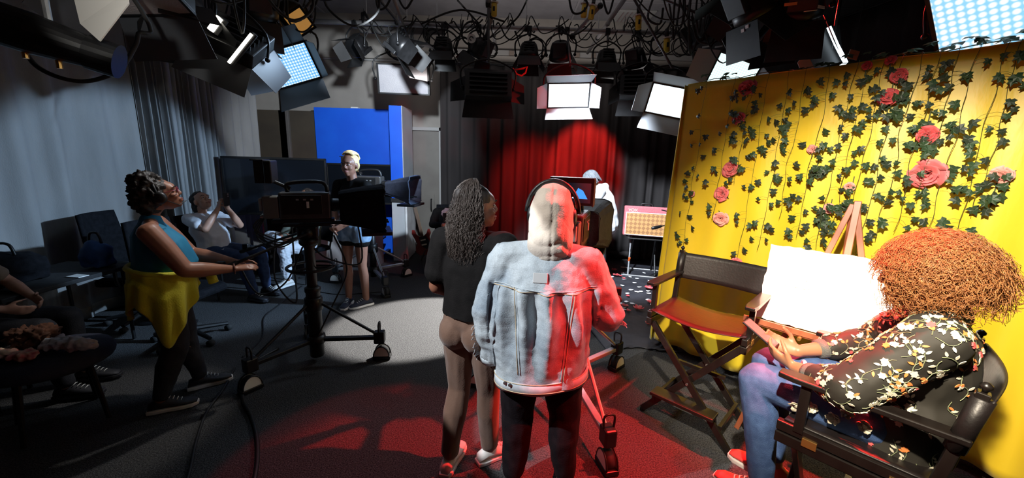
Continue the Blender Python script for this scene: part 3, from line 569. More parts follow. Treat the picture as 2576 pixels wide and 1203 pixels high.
def studio_camera(label, loc, yaw, hood, lit=False, hoodm=None, pitch=0, grp="studio cameras"):
    t = thing('studio_camera', label, 'video camera', loc, yaw, grp)
    bodym = mat('camera_grey', (.022, .021, .021), (.035, .033, .032), 15, .45)
    bd_ = MB().box((0, 0, .14), (.36, .13, .21)).build('body', bodym, t, bevel=.014)
    MB().box((-.02, .067, .15), (.28, .008, .15)).build('side_panel', black, bd_, bevel=.003); MB().box((-.02, -.067, .15), (.28, .008, .15)).build('side_panel', black, bd_, bevel=.003)
    for k in range(3): MB().box((-.05+.05*k, -.073, .19), (.02, .006, .012)).build('switch', alu, bd_)
    MB().box((.02, -.074, .15), (.018, .005, .05)).build('badge', whitep, bd_)
    MB().box((-.235, 0, .13), (.11, .11, .17)).build('battery', mat('battery_grey', (.09, .09, .085), None, 5, .5), t, bevel=.01); MB().box((-.30, .0, .15), (.03, .09, .10)).build('wireless_pack', mat('pack_grey', (.20, .20, .18), None, 5, .5), t, bevel=.008)
    for k in range(3): MB().cyl((-.31, -.04+.04*k, .06), (-.29, -.04+.04*k, .06), .012, 10).build('connector', steel, t)
    MB().box((-.318, .03, .17), (.004, .04, .045)).build('paper_label', whitep, t)
    MB().tube(smoothpts([(-.12, 0, .245), (-.11, 0, .31), (.12, 0, .32), (.16, 0, .245)], 5), .016, 8).build('top_handle', black, t, True)
    MB().lathe([(.05, 0), (.055, .02), (.052, .06), (.058, .07), (.058, .12), (.05, .13), (.062, .16), (.066, .22), (.055, .225)], 20, MX.Translation((.18, 0, .14)) @ MX.Rotation(PI/2, 4, 'Y')).build('lens', black, t, True)
    MB().box((-.02, 0, .02), (.44, .11, .025)).build('mount_plate', black, t, bevel=.004)
    for q in (-1, 1): MB().cyl((-.05, q*.05, -.005), (.62, q*.05, -.005), .0085, 8).build('rod', black, t)
    vf = MB().box((-.22, .0, .40), (.05, .26, .165)).build('viewfinder', black, t, bevel=.008)
    MB().tube([(-.1, 0, .27), (-.22, 0, .33)], .014, 8).build('viewfinder_arm', black, t)
    vs_ = MB().box((-.246, 0, .395), (.004, .215, .12)).build('viewfinder_screen', scr if not lit else mat('screen_dark', (.004, .006, .01), None, 5, .2, emit=(.01, .02, .04), es=.3), vf)
    for (c, d) in (((-.285, 0, .485), (.08, .26, .008)), ((-.275, .128, .40), (.06, .006, .16)), ((-.275, -.128, .40), (.06, .006, .16))): MB().box(c, d).build('visor', black, vf)
    if lit:
        em = mat('screen_blue', (.02, .1, .3), None, 5, .4, emit=(.05, .35, .95), es=1.1); ew = mat('screen_white', (.3, .4, .5), None, 5, .4, emit=(.7, .85, 1), es=1.1)
        SM = MX.Translation((-.2495, 0, .395)) @ MX(((0, 0, -1, 0), (-1, 0, 0, 0), (0, 1, 0, 0), (0, 0, 0, 1)))
        MB().prism([(.0, -.035), (.09, -.035), (.06, .015), (.03, .03), (.01, -.01)], .0012, SM).build('screen_image', em, vf); MB().prism([(-.03, -.035), (.03, -.03), (.01, -.005), (-.02, -.02)], .0016, SM).build('screen_image', ew, vf); MB().prism([(-.08, .01), (-.04, .025), (-.035, .032), (-.08, .02)], .0016, SM).build('screen_image', em, vf)
    if hood: prompter_hood(t, *hood, hoodm or blackf)
    cb = MB()
    for k in range(4): cb.tube(smoothpts([(-.28, -.04+.03*k, .07), (-.36, -.05+.03*k, -.02-.03*k), (-.2, -.06, -.12-.02*k), (-.05, -.05, -.1)], 5), .005, 6)
    cb.build('cables', rubber, t, True)
    return t
def panhead(t, z0, yaw, m=black, bars=((-.5, 30), (-.5, -30))):
    MB().lathe([(.06, z0), (.075, z0+.02), (.075, z0+.05), (.05, z0+.07)], 18).build('head_base', m, t, True)
    R = MX.Rotation(yaw, 3, 'Z')
    MB().box((0, 0, z0+.11), (.15, .12, .10), R).build('pan_head', m, t, bevel=.015)
    for q in (-1, 1): MB().cyl(R @ V((0, q*.06, z0+.11)), R @ V((0, q*.095, z0+.11)), .04, 16).build('tilt_drum', m, t, True)
    MB().box((0, 0, z0+.17), (.34, .10, .02), R).build('slide_plate', m, t, bevel=.003)
    for (dz, a, L) in bars:
        d = R @ V((-math.cos(math.radians(a)), math.sin(math.radians(a)), 0)); p0 = V((0, 0, z0+.11))+R @ V((0, .09 if a > 0 else -.09, 0)); p1 = p0+d*L+V((0, 0, dz))
        hb = MB().tube([p0, p1], .011, 8).build('pan_bar', m, t); MB().tube([p0+(p1-p0)*.78, p1+(p1-p0)*.03], .018, 10).build('grip', rubber, hb, True); MB().box(p1-(p1-p0)*.06+V((0, 0, .03)), (.05, .04, .05)).build('zoom_control', black, hb, bevel=.006)
# pedestal A
pa = V((-1.64, 3.07, 0)); yA = math.radians(22)
ta = thing('pedestal', 'black column pedestal with steering ring holding the left studio camera', 'camera pedestal', pa)
wA, wB = gp(655, 972)-pa, gp(960, 902)-pa; angA = [math.atan2(wA.y, wA.x), math.atan2(wB.y, wB.x), math.radians(124)]
dolly(ta, .52, angA, .20, .52, black)
MB().lathe([(.05, .05), (.056, .06), (.056, .62), (.062, .63), (.062, .66), (.05, .67)], 18).build('outer_column', black, ta, True)
MB().lathe([(.040, .6), (.040, 1.0), (.05, 1.01), (.05, 1.03)], 16).build('inner_column', mat('column_brown', (.03, .018, .016), None, 5, .4), ta, True)
MB().tube([(.175*math.cos(k*PI/16), .175*math.sin(k*PI/16), .84) for k in range(33)], .012, 8).build('steering_ring', black, ta, True)
for k in range(3): MB().tube([(.04*math.cos(k*2.09), .04*math.sin(k*2.09), .83), (.17*math.cos(k*2.09), .17*math.sin(k*2.09), .84)], .007, 6).build('ring_spoke', black, ta)
panhead(ta, 1.02, yA, black, ((-.26, 40, .78), (-.20, -22, .60)))
studio_camera('left studio camera with large black prompter hood on the ring pedestal', pa+V((0, 0, 1.205)), yA, (.25, .58, .24, .26, .40, .38, .12))
# camera B behind the blonde woman
pb = V((-1.88, 5.12, 0)); tb = thing('camera_tripod', 'grey legged tripod dolly behind the woman in denim shorts', 'camera tripod', pb)
gB = [gp(965, 740)-pb, gp(1043, 690)-pb]; dolly(tb, .53, [math.atan2(gB[0].y, gB[0].x), math.atan2(gB[1].y, gB[1].x), math.radians(176)], .22, .5, alu)
MB().lathe([(.045, .12), (.045, .7), (.035, .71), (.035, 1.06)], 16).build('column', black, tb, True); MB().tube([(.15*math.cos(k*PI/16), .15*math.sin(k*PI/16), .80) for k in range(33)], .010, 8).build('steering_ring', black, tb, True)
panhead(tb, 1.05, math.radians(-8), black, ((-.2, 30, .5), (-.2, -25, .5)))
studio_camera('middle studio camera with dark blue prompter hood behind the blonde woman', pb+V((0, 0, 1.235)), math.radians(-8), (.26, .62, .20, .16, .42, .36, .10), hoodm=mat('navy_fabric', (.018, .024, .045), (.026, .034, .06), 20, .8, 0, .3, 80))
# camera C in front of the denim jacket
pc = V((.44, 2.62, 0)); tcx = thing('camera_tripod', 'tripod dolly with silver spreader arms in front of the denim jacket', 'camera tripod', pc)
gC = gp(1518, 1165)-pc; aC = math.atan2(gC.y, gC.x); dolly(tcx, .66, [aC, aC-2.0, aC+2.1], .24, .62, alu, .7)
MB().lathe([(.045, .14), (.045, .75), (.035, .76), (.035, .98)], 16).build('column', black, tcx, True)
yC = math.radians(72); panhead(tcx, .98, yC, black, ((-.1, 28, .55), (-.1, -28, .5)))
studio_camera('right studio camera with lit viewfinder in front of the denim jacket man', pc+V((0, 0, 1.165)), yC, (.24, .55, .26, .26, .40, .40, .10), lit=True, hoodm=mat('grey_hood', (.05, .045, .045), (.065, .06, .06), 20, .8, 0, .3, 80))
# ------------------------------------------------------------ people
def chain(mb, pts, side=None, n=14):
    P = []
    for p in pts: P.append((V(p[0]), p[1], p[2] if len(p) > 2 else p[1]))
    k = len(P); rings = []
    def frm(i):
        d = (P[min(i+1, k-1)][0]-P[max(i-1, 0)][0]).normalized()
        x = V(side) if side is not None else perp(d); x = (x-d*x.dot(d)); x = x.normalized() if x.length > 1e-4 else perp(d)
        return d, x, d.cross(x)
    def ring(c, x, y, a, b): return [c+x*(a*math.cos(2*PI*j/n))+y*(b*math.sin(2*PI*j/n)) for j in range(n)]
    d, x, y = frm(0); r = min(P[0][1], P[0][2])
    for t in (80, 50, 25): rings.append(ring(P[0][0]-d*r*.8*math.sin(math.radians(t)), x, y, P[0][1]*math.cos(math.radians(t)), P[0][2]*math.cos(math.radians(t))))
    for i in range(k):
        d, x, y = frm(i); rings.append(ring(P[i][0], x, y, P[i][1], P[i][2]))
    d, x, y = frm(k-1); r = min(P[-1][1], P[-1][2])
    for t in (25, 50, 80): rings.append(ring(P[-1][0]+d*r*.8*math.sin(math.radians(t)), x, y, P[-1][1]*math.cos(math.radians(t)), P[-1][2]*math.cos(math.radians(t))))
    mb.loft(rings)
def blob(mb, name, m, parent, vox=.008, sm=5, disp=None, cut=None):
    me = mb.mesh(name); o = bpy.data.objects.new(name, me); COL.objects.link(o)
    q = o.modifiers.new('r', 'REMESH'); q.mode = 'VOXEL'; q.voxel_size = vox
    if sm: q = o.modifiers.new('s', 'SMOOTH'); q.factor = .5; q.iterations = sm
    dg = bpy.context.evaluated_depsgraph_get(); m2 = bpy.data.meshes.new_from_object(o.evaluated_get(dg)); o.modifiers.clear(); o.data = m2; bpy.data.meshes.remove(me); m2.name = name
    if cut:
        import bmesh
        bm = bmesh.new(); bm.from_mesh(m2); bmesh.ops.delete(bm, geom=[v for v in bm.verts if cut(v.co)], context='VERTS'); bm.to_mesh(m2); bm.free()
    if disp:
        ns = [v.normal.copy() for v in m2.vertices]
        for v, nn in zip(m2.vertices, ns):
            r = disp(v.co, nn)
            v.co = v.co+nn*r
    m2.materials.clear(); m2.materials.append(m); m2.shade_smooth()
    if parent is not None: o.parent = parent
    return o
def wr(amp, a=9, b=4, seed=0):
    def f(c, n):
        return amp*(noise.noise(V((c.x*a+seed, c.y*a, c.z*b)))+.5*noise.noise(V((c.x*a*2.3, c.y*a*2.3+seed, c.z*b*2.6))))
    return f
def J0(s=1.0, **kw):
    d = dict(pel=(0, 0, .93), chest=(0, 0, 1.24), neck=(0, -.015, 1.42), head=(0, .02, 1.575), hp=0, hy=0, hr=0)
    for sd, q in (('L', -1), ('R', 1)):
        d.update({'sh'+sd: (q*.175, -.01, 1.37), 'el'+sd: (q*.225, -.03, 1.09), 'wr'+sd: (q*.235, .05, .86), 'hip'+sd: (q*.085, 0, .90), 'kn'+sd: (q*.095, .02, .49), 'an'+sd: (q*.10, -.01, .085)})
    for k in d:
        if isinstance(d[k], tuple): d[k] = V(d[k])*s
    for k, v in kw.items(): d[k] = V(v) if isinstance(v, tuple) else v
    d['s'] = s; return d
def headR(J): return MX.Rotation(math.radians(J['hy']), 3, 'Z') @ MX.Rotation(math.radians(J['hp']), 3, 'X') @ MX.Rotation(math.radians(J['hr']), 3, 'Y')
def head_geo(mb, J, k=1.0):
    c = J['head']; R = headR(J); s = k
    def E(p, r): mb.ell(c+R @ (V(p)*s), tuple(x*s for x in r), R)
    E((0, -.012, .03), (.076, .096, .088)); E((0, .022, -.035), (.062, .066, .078)); E((0, .062, -.088), (.026, .024, .022))
    E((0, .035, .035), (.062, .058, .05)); E((.035, .058, -.025), (.026, .028, .024)); E((-.035, .058, -.025), (.026, .028, .024))
    E((0, .084, -.058), (.025, .016, .009)); E((0, .082, -.070), (.021, .015, .009))
    chain(mb, [(c+R @ (V((0, .086, .018))*s), .008*s), (c+R @ (V((0, .102, -.018))*s), .0125*s)]); E((.012, .094, -.022), (.011, .011, .009)); E((-.012, .094, -.022), (.011, .011, .009))
    for q in (-1, 1): E((q*.078, -.012, -.008), (.010, .020, .032)); E((q*.03, .080, .030), (.022, .010, .007))
    chain(mb, [(J['neck']-V((0, 0, .03)), .058*s), (J['neck'].lerp(c, .5), .050*s), (c+R @ V((0, -.015*s, -.04*s)), .048*s)])
def hand_geo(mb, wrp, d, n, hs, curl=.5, s=1.0, spread=.0, thumb=.6):
    d = V(d).normalized(); n = V(n); n = (n-d*n.dot(d)).normalized(); w_ = d.cross(n)*hs
    chain(mb, [(wrp-d*.01, .027*s, .019*s), (wrp+d*.045*s, .036*s, .015*s), (wrp+d*.085*s, .039*s, .013*s)], w_)
    for k, L in enumerate((.068, .077, .071, .055)):
        p = wrp+d*.085*s+w_*(.029-.0195*k)*s; a = 0; pts = [(p-d*.015*s, .0088*s)]
        for j in range(3):
            a += curl*(.7 if j == 0 else 1); dd = d*math.cos(a)+n*math.sin(a)+w_*spread*(1.5-k)*.3; p = p+dd*L*s*(.42, .33, .25)[j]; pts.append((p, (.0085, .008, .007)[j]*s))
        chain(mb, pts, n=8)
    p = wrp+d*.02*s+w_*.026*s; pts = [(p, .012*s)]; d2 = (d*.65+w_*.75+n*.25).normalized(); p = p+d2*.04*s; pts.append((p, .0105*s)); d3 = (d*.85+w_*.25+n*thumb).normalized(); p = p+d3*.032*s; pts.append((p, .0095*s)); p = p+d3*.022*s; pts.append((p, .0075*s))
    chain(mb, pts, n=8)
def arm_geo(mb, J, sd, hand=None, f=1.0, k=1.0):
    a, b, c = J['sh'+sd], J['el'+sd], J['wr'+sd]
    chain(mb, [(a-V((0, 0, .012)), .048*f), (a.lerp(b, .45), .046*f), (b, .038*f)]); chain(mb, [(b, .038*f), (b.lerp(c, .3), .040*f), (c, .025*k)])
    if hand: hand_geo(mb, c, hand[0], hand[1], 1 if sd == 'R' else -1, hand[2], k)
    else: hand_geo(mb, c, (c-b), V((-1 if sd == 'R' else 1, 0, 0)), 1 if sd == 'R' else -1, .4, k)
def leg_geo(mb, J, sd, f=1.0):
    a, b, c = J['hip'+sd], J['kn'+sd], J['an'+sd]
    chain(mb, [(a, .085*f), (a.lerp(b, .5), .075*f), (b, .054*f)]); bk = (c-b).normalized()
    chain(mb, [(b, .054*f), (b.lerp(c, .3)+V((0, -.012, 0)), .056*f), (c, .036)])
def person(label, loc, rz, J, skin, vox=.007, f=1.0, handL=None, handR=None, legs=True, hk=1.0, arms='LR'):
    mb = MB(); s = J['s']; head_geo(mb, J, s*hk)
    [chain(mb, [(J['neck']-V((0, 0, .03)), .048*s), (J['sh'+q]-V((0, 0, .012)), .042*s)]) for q in 'LR']
    chain(mb, [(J['pel'], .10*s, .075*s), (J['chest'], .11*s, .07*s), ((J['shL']+J['shR'])/2, .12*s, .05*s)], J['shR']-J['shL'])
    for sd, h in (('L', handL), ('R', handR)):
        if sd in arms: arm_geo(mb, J, sd, h, f, s)
        if legs: leg_geo(mb, J, sd, f*.92); chain(mb, [(J['pel'], .085*s), (J['hip'+sd], .08*s)])
    o = blob(mb, 'person', skin, None, vox, 3); o.location = loc; o.rotation_euler = (0, 0, rz)
    tag(o, label, 'person'); return o
def top_geo(mb, J, fat=1.0, sleeve=.5, hem=.06, loose=1.0, f=1.0, belly=0, shw=1.0):
    s = J['s']; up = (J['chest']-J['pel']).normalized(); sh = (J['shL']+J['shR'])/2; sv = J['shR']-J['shL']; fw = up.cross(sv).normalized() if False else sv.cross(up).normalized()*-1
    chain(mb, [(J['pel']-up*hem, .155*fat*s*loose, .125*fat*s*loose), (J['pel']+up*.04, .155*fat*s*loose, .125*fat*s*loose), (J['pel'].lerp(J['chest'], .5)+fw*belly, .145*fat*s*loose, .118*fat*s*loose+belly*.6), (J['chest']+fw*belly*.5, .160*fat*s*loose, .118*fat*s), (J['chest'].lerp(sh, .6), .150*s*shw*loose, .095*fat*s), (sh+(J['neck']-sh)*.25, .125*s*shw, .07*s), (J['neck']+V((0, 0, -.01)), .068*s, .062*s)], sv)
    for sd in 'LR':
        a, b, c = J['sh'+sd], J['el'+sd], J['wr'+sd]
        if sleeve > 0: chain(mb, [(J['neck']-V((0, 0, .035)), .060*s), (a-V((0, 0, .004)), .060*f*loose)])
        if sleeve <= 0: continue
        if sleeve <= .6: chain(mb, [(a, .066*f*loose), (a.lerp(b, sleeve), .064*f*loose), (a.lerp(b, sleeve+.12), .067*f*loose)])
        else:
            t = min(1, (sleeve-.6)/.4); chain(mb, [(a, .066*f*loose), (a.lerp(b, .5), .060*f*loose), (b, .053*f*loose)]); chain(mb, [(b, .053*f*loose), (b.lerp(c, .4*t), .050*f*loose), (b.lerp(c, t*.98), .040*f*loose)])
def pants_geo(mb, J, fat=1.0, length=1.0, loose=1.0, waist=.08):
    s = J['s']; up = (J['chest']-J['pel']).normalized(); sv = J['hipR']-J['hipL']
    chain(mb, [(J['pel']+up*waist, .148*fat*s, .112*fat*s), (J['pel'], .168*fat*s, .128*fat*s), (J['hipL'].lerp(J['hipR'], .5)-up*.02, .155*fat*s, .115*fat*s)], sv)
    for sd in 'LR':
        a, b, c = J['hip'+sd], J['kn'+sd], J['an'+sd]
        if length < .55:
            q = a.lerp(b, length/.5); chain(mb, [(a, .098*fat*s*loose), (q, .096*fat*s*loose)]); continue
        e = b.lerp(c, (length-.5)*2)
        chain(mb, [(a, .095*fat*s*loose), (a.lerp(b, .5), .084*fat*s*loose), (b, .066*fat*s*loose)]); chain(mb, [(b, .066*fat*s*loose), (b.lerp(c, .35)+V((0, -.01, 0)), .064*fat*s*loose), (e, .052*s*loose)])
def shoe(root, an, ang, m, sole, laces=True, L=.27, pitch=0):
    rings = []; d = V((-math.sin(ang), math.cos(ang), 0)); sx = V((d.y, -d.x, 0)); base = V((an.x, an.y, an.z-.085)); R = MX.Rotation(pitch, 3, sx)
    prof = [(-.075, .02, .03, .05), (-.065, .034, .075, .04), (-.02, .037, .10, .05), (.03, .040, .098, .05), (.07, .045, .075, .036), (.12, .048, .060, .028), (.165, .042, .05, .024), (.19, .026, .036, .022)]
    for (y, w_, h, b) in prof:
        r = []
        for k in range(12):
            t = 2*PI*k/12; cz = math.sin(t); z = .022+(h-.022)*(.5+.5*cz)
            r.append(base+R @ (d*y*L/.27+sx*(w_*math.cos(t)*(1 if cz < .3 else .8))+V((0, 0, z))))
        rings.append(r)
    o = MB().loft(rings).build('shoe', m, root, True)
    pl = [(-.03, -.082), (.03, -.082), (.04, -.04), (.040, .03), (.05, .10), (.046, .165), (.022, .198), (-.022, .198), (-.046, .165), (-.05, .10), (-.040, .03), (-.04, -.04)]
    M4 = MX((sx, d, V((0, 0, 1)))).transposed(); M4 = (R @ M4).to_4x4(); M4.translation = base+R @ V((0, 0, .014))
    MB().prism([(x, y*L/.27) for x, y in pl], .026, M4).build('sole', sole, o, bevel=.006)
    if laces:
        lc = MB()
        for k in range(4):
            y = .045+.02*k; z = .094-.011*k; lc.tube([base+R @ (d*y-sx*.022+V((0, 0, z))), base+R @ (d*(y+.006)+V((0, 0, z+.010))), base+R @ (d*y+sx*.022+V((0, 0, z)))], .003, 5)
        lc.build('laces', whitep if m.name != 'white_shoe' else mat('lace_grey', (.6, .58, .55), None, 5, .6), o, True)
    return o
eyew = mat('eye_white', (.75, .72, .70), None, 5, .3); eyeb = mat('iris', (.03, .015, .01), None, 5, .2); browm = mat('brow', (.02, .012, .01), None, 5, .8)
def face(root, J, lip, k=1.0):
    s = J['s']*k; c = J['head']; R = headR(J); P = lambda x, y, z: c+R @ (V((x, y, z))*s)
    for q in (-1, 1):
        e = MB().ell(P(q*.031, .0775, .010), (.0125*s, .009*s, .0058*s), R).build('eye', eyew, root, True); MB().ell(P(q*.031, .0858, .010), (.0062*s, .0022*s, .0056*s), R).build('iris', eyeb, e, True)
        MB().tube([P(q*.013, .094, .032), P(q*.033, .0925, .038), P(q*.052, .080, .033)], [.003*s, .0035*s, .002*s], 6).build('eyebrow', browm, root, True)
    lp = MB(); lp.tube([P(-.024, .083, -.058), P(-.008, .096, -.054), P(.008, .096, -.054), P(.024, .083, -.058)], [.002*s, .005*s, .005*s, .002*s], 6); lp.tube([P(-.022, .083, -.061), P(0, .095, -.067), P(.022, .083, -.061)], [.002*s, .006*s, .002*s], 6); lp.build('lips', lip, root, True)
def headphones(root, J, m=black, band=.102, k=1.0):
    s = J['s']*k; c = J['head']; R = headR(J); P = lambda x, y, z: c+R @ (V((x, y, z))*s)
    h = MB().tube([P(band*math.cos(a)*.98, -.01, band*1.2*math.sin(a)+.005) for a in [PI*t/18 for t in range(19)]], .011*s, 8).build('headphones', m, root, True)
    MB().tube([P((band-.01)*math.cos(a), -.01, (band*1.2-.012)*math.sin(a)+.005) for a in [PI*(.2+.6*t/12) for t in range(13)]], .010*s, 8).build('pad', rubber, h, True)
    for q in (-1, 1):
        A = P(q*.080, -.012, -.01); B = P(q*.118, -.012, -.01); M4 = (A-B).to_track_quat('Z', 'Y').to_matrix().to_4x4(); M4.translation = B
        MB().lathe([(.028*s, 0), (.040*s, .006), (.044*s, .016*s), (.046*s, .034*s)], 18, M4).build('ear_cup', m, h, True)
    return h
def strands(root, name, m, starts, path, r, n=4, stuff=False):
    mb = MB()
    for i, st in enumerate(starts):
        p = path(i, st); mb.tube(p, [r*(.6+.4*math.sin(PI*min(1, .15+.8*j/(len(p)-1)))) for j in range(len(p))], n)
    o = mb.build(name, m, root, True); return o
def fib(n, zmin=-1):
    out = []
    for i in range(n):
        z = 1-2*(i+.5)/n
        if z < zmin: continue
        r = math.sqrt(max(0, 1-z*z)); a = i*2.399963; out.append(V((r*math.cos(a), r*math.sin(a), z)))
    return out
def rzh(h): return math.atan2(-h[0], h[1])
skA = mat('skin_brown', (.30, .13, .08), (.34, .15, .09), 12, .45); skD = mat('skin_dark', (.13, .055, .03), (.15, .065, .037), 12, .42); skL = mat('skin_light', (.50, .27, .19), (.54, .30, .21), 12, .45); skM = mat('skin_tan', (.36, .17, .09), (.4, .19, .1), 12, .45)
lipA = mat('lip_brown', (.26, .06, .05), None, 5, .4); lipD = mat('lip_dark', (.16, .045, .04), None, 5, .4)
hairK = mat('hair_black', (.010, .007, .006), (.02, .014, .012), 40, .55, stretch=(1, 1, .3)); hairB = mat('hair_brown', (.045, .032, .026), (.10, .08, .07), 40, .5, stretch=(1, 1, .3)); hairY = mat('hair_blonde', (.60, .43, .20), (.70, .55, .30), 40, .5); hairR = mat('hair_auburn', (.30, .11, .035), (.42, .18, .06), 60, .5); hairG = mat('hair_dread', (.06, .065, .075), (.11, .12, .135), 40, .7); hairP = mat('hair_pink', (.45, .28, .30), None, 5, .6)
blackc = mat('black_cotton', (.006, .0055, .0055), (.009, .008, .008), 20, .85, 0, .2, 150, spec=.12); navyc = mat('dark_trouser', (.010, .011, .016), (.018, .018, .024), 20, .8, 0, .2, 150)
jean = mat('jean_blue', (.035, .075, .20), (.06, .12, .28), 25, .8, 0, .3, 260); whitec = mat('white_cotton', (.66, .67, .72), (.72, .73, .78), 15, .8, 0, .2, 150); whshoe = mat('white_shoe', (.78, .74, .70), None, 5, .5); whsole = mat('sole_white', (.8, .79, .77), None, 5, .5); bshoe = mat('black_shoe', (.014, .014, .018), (.022, .022, .028), 60, .6)

# ---- woman in blue tank top at the left camera
H1 = V((.80, .60, 0)); L1 = V((-2.33, 2.50, 0)); s1 = .925
J1 = J0(s1, chest=(0, -.03, 1.13), pel=(0, -.02, .88), neck=(0, -.02, 1.31), head=(0, .05, 1.455), hp=16, shL=(-.18, -.02, 1.26), shR=(.18, -.02, 1.26), elR=(.26, .13, 1.00), wrR=(.16, .385, .945), elL=(-.24, .14, 1.0), wrL=(-.02, .40, .95), hipL=(-.10, 0, .83), hipR=(.10, -.01, .83), knR=(.11, .02, .45), knL=(-.10, .05, .45), anR=(.11, -.10, .085), anL=(-.10, .10, .085))
p1 = person('person in blue tank top with yellow shirt tied at the waist, working the left camera', L1, rzh(H1), J1, skA, .0065, 1.30, handL=(V((.3, 1, .05)), V((.5, 0, -1)), .35), handR=(V((.0, 1, .05)), V((-.5, 0, -1)), .30))
mb = MB(); top_geo(mb, J1, 1.30, 0, .14, 1.0, belly=.05, shw=.95); blob(mb, 'tank_top', mat('teal_jersey', (.008, .17, .33), (.012, .21, .38), 10, .75, 0, .15, 120), p1, .009, 6, wr(.007, 8, 5))
mb = MB(); pants_geo(mb, J1, 1.22, .97, 1.0); blob(mb, 'trousers', navyc, p1, .009, 5, wr(.008, 12, 9))
for sd, a in (('L', .05), ('R', -.12)): shoe(p1, J1['an'+sd], a, bshoe, whsole)
for sd, q in (): MB().tube([J1['sh'+sd]+V((q*-.01, .085*math.cos(t), .02+.095*math.sin(t)-.03)) for t in [2*PI*k/20 for k in range(21)]], .008, 6).build('armhole_trim', blackc, p1, True)
R1 = headR(J1); mb = MB(); c = J1['head']
for (p, r) in (((0, -.05, .05), (.10, .10, .10)), ((0, -.09, -.01), (.095, .075, .10)), ((0, -.05, .11), (.075, .08, .06)), ((.06, -.03, .02), (.04, .06, .07)), ((-.06, -.03, .02), (.04, .06, .07))): mb.ell(c+R1 @ V(p), r, R1)
blob(mb, 'hair', hairK, p1, .008, 3, wr(.022, 38, 38)); face(p1, J1, lipA); headphones(p1, J1, black, .104)
hp_ = lambda x, y, z: c+R1 @ (V((x, y, z))*s1)
MB().tube([hp_(.085, .01, -.03), hp_(.075, .07, -.09), hp_(.03, .115, -.075)], .003, 6).build('headset_boom', black, p1)
gl = MB()
for q in (-1, 1): gl.tube([hp_(q*.033+.024*math.cos(t), .096, .012+.018*math.sin(t)) for t in [2*PI*k/14 for k in range(15)]], .002, 5); gl.tube([hp_(q*.057, .094, .014), hp_(q*.08, -.01, .012)], .002, 5)
gl.build('glasses', mat('glass_frame', (.25, .02, .05), None, 5, .3), p1, True)
yel = mat('yellow_shirt', (.60, .56, .012), (.66, .62, .03), 8, .75, 0, .2, 120, sheen=.2)
from mathutils.bvhtree import BVHTree
bvs1 = [BVHTree.FromPolygons([v.co.copy() for v in o.data.vertices], [tuple(q.vertices) for q in o.data.polygons]) for o in p1.children if o.name.startswith(('tank_top', 'trousers'))]
def hug(th, z, off):
    d = V((math.cos(th), math.sin(th), 0)); r = .1
    for bb in bvs1:
        h = bb.ray_cast(V((d.x*.6, d.y*.6-.02, z)), -d)
        if h[0] is not None: r = max(r, .6-h[3])
    return r+off
def ytie(u, v):
    th = math.radians(-215+290*u); td = math.degrees(th)
    ln = .25+.05*math.sin(th*3)+.22*math.exp(-((td-2)/20)**2)+.06*math.exp(-((td+75)/30)**2) - .12*max(0, (td-30)/45)
    cz = .97-.03*math.cos(th-PI/2); fold = .015*math.sin(th*13+1.5*v)*v+.010*math.sin(th*6)*v
    r = max(hug(th, cz, .012), hug(th, cz-.10, .012) if v > .3 else 0)+.012*v+fold+.01
    return V((r*math.cos(th), -.02+r*math.sin(th), cz-ln*v))
tie = MB().grid(ytie, 90, 16).build('tied_shirt', yel, p1, True, solid=.005)
MB().tube([((hug(t, .97, .012))*math.cos(t), -.02+hug(t, .97, .012)*math.sin(t), .97-.03*math.cos(t-PI/2)) for t in [math.radians(-215+305*k/30) for k in range(31)]], .017, 8).build('waist_roll', yel, tie, True)
kz = hug(1.5, .95, .03)-.02; MB().ell((.03, kz, .945), (.04, .03, .035)).build('knot', yel, tie, True); MB().tube(smoothpts([(.03, kz, .94), (.06, kz+.05, .91), (.07, kz+.07, .84)], 4), [.018]*5+[.03]*4, 8).build('sleeve_end', yel, tie, True)
MB().tube([(.16+.034*math.cos(t), .385, .945+.034*math.sin(t)) for t in [2*PI*k/16 for k in range(17)]], .006, 6).build('bracelet', mat('bead_brown', (.10, .03, .02), None, 5, .5), p1, True)

# ---- seated woman in white tee taking a picture
def stack_chair(label, loc, rz, m, arms=False, group=None):
    t = thing('office_chair', label, 'chair', loc, rz, group)
    MB().prism([(-.22, -.2), (.22, -.2), (.235, .1), (.2, .23), (-.2, .23), (-.235, .1)], .07, MX.Translation((0, 0, .44))).build('seat', m, t, bevel=.025)
    MB().grid(lambda u, v: V(((u-.5)*(.44-.06*v), -.21-.10*v-.03*math.sin(PI*u), .52+.46*v)), 12, 10).build('backrest', m, t, True, solid=.035)
    for x in (-.2, .2):
        for y in (-.2, .2): MB().tube([(x, y, .42), (x*1.12, y*1.12, .01)], .013, 8).build('leg', black, t)
        MB().tube([(x, -.19, .42), (x, -.235, .6), (x, -.30, .9)], .013, 8).build('back_tube', black, t)
    return t
L2 = V((-3.60, 4.62, 0)); H2 = V((.93, -.2, 0))
J2 = J0(1.0, pel=(0, -.02, .55), chest=(0, -.14, .82), neck=(0, -.17, 1.00), head=(0, -.13, 1.145), hp=30, hy=-6, shL=(-.17, -.16, .95), shR=(.17, -.16, .95), elR=(.22, .13, .86), wrR=(.07, .17, 1.08), elL=(-.2, .16, .84), wrL=(-.03, .19, 1.08), hipL=(-.10, .05, .53), hipR=(.10, .05, .53), knL=(-.13, .50, .54), knR=(.13, .50, .54), anL=(-.12, .55, .10), anR=(.12, .60, .10))
p2 = person('seated person in a white tee and jeans holding up a phone', L2, rzh(H2), J2, skL, .007, 1.1, handL=(V((.3, .1, 1)), V((.9, .3, 0)), .55), handR=(V((-.3, .1, 1)), V((-.9, .3, 0)), .55))
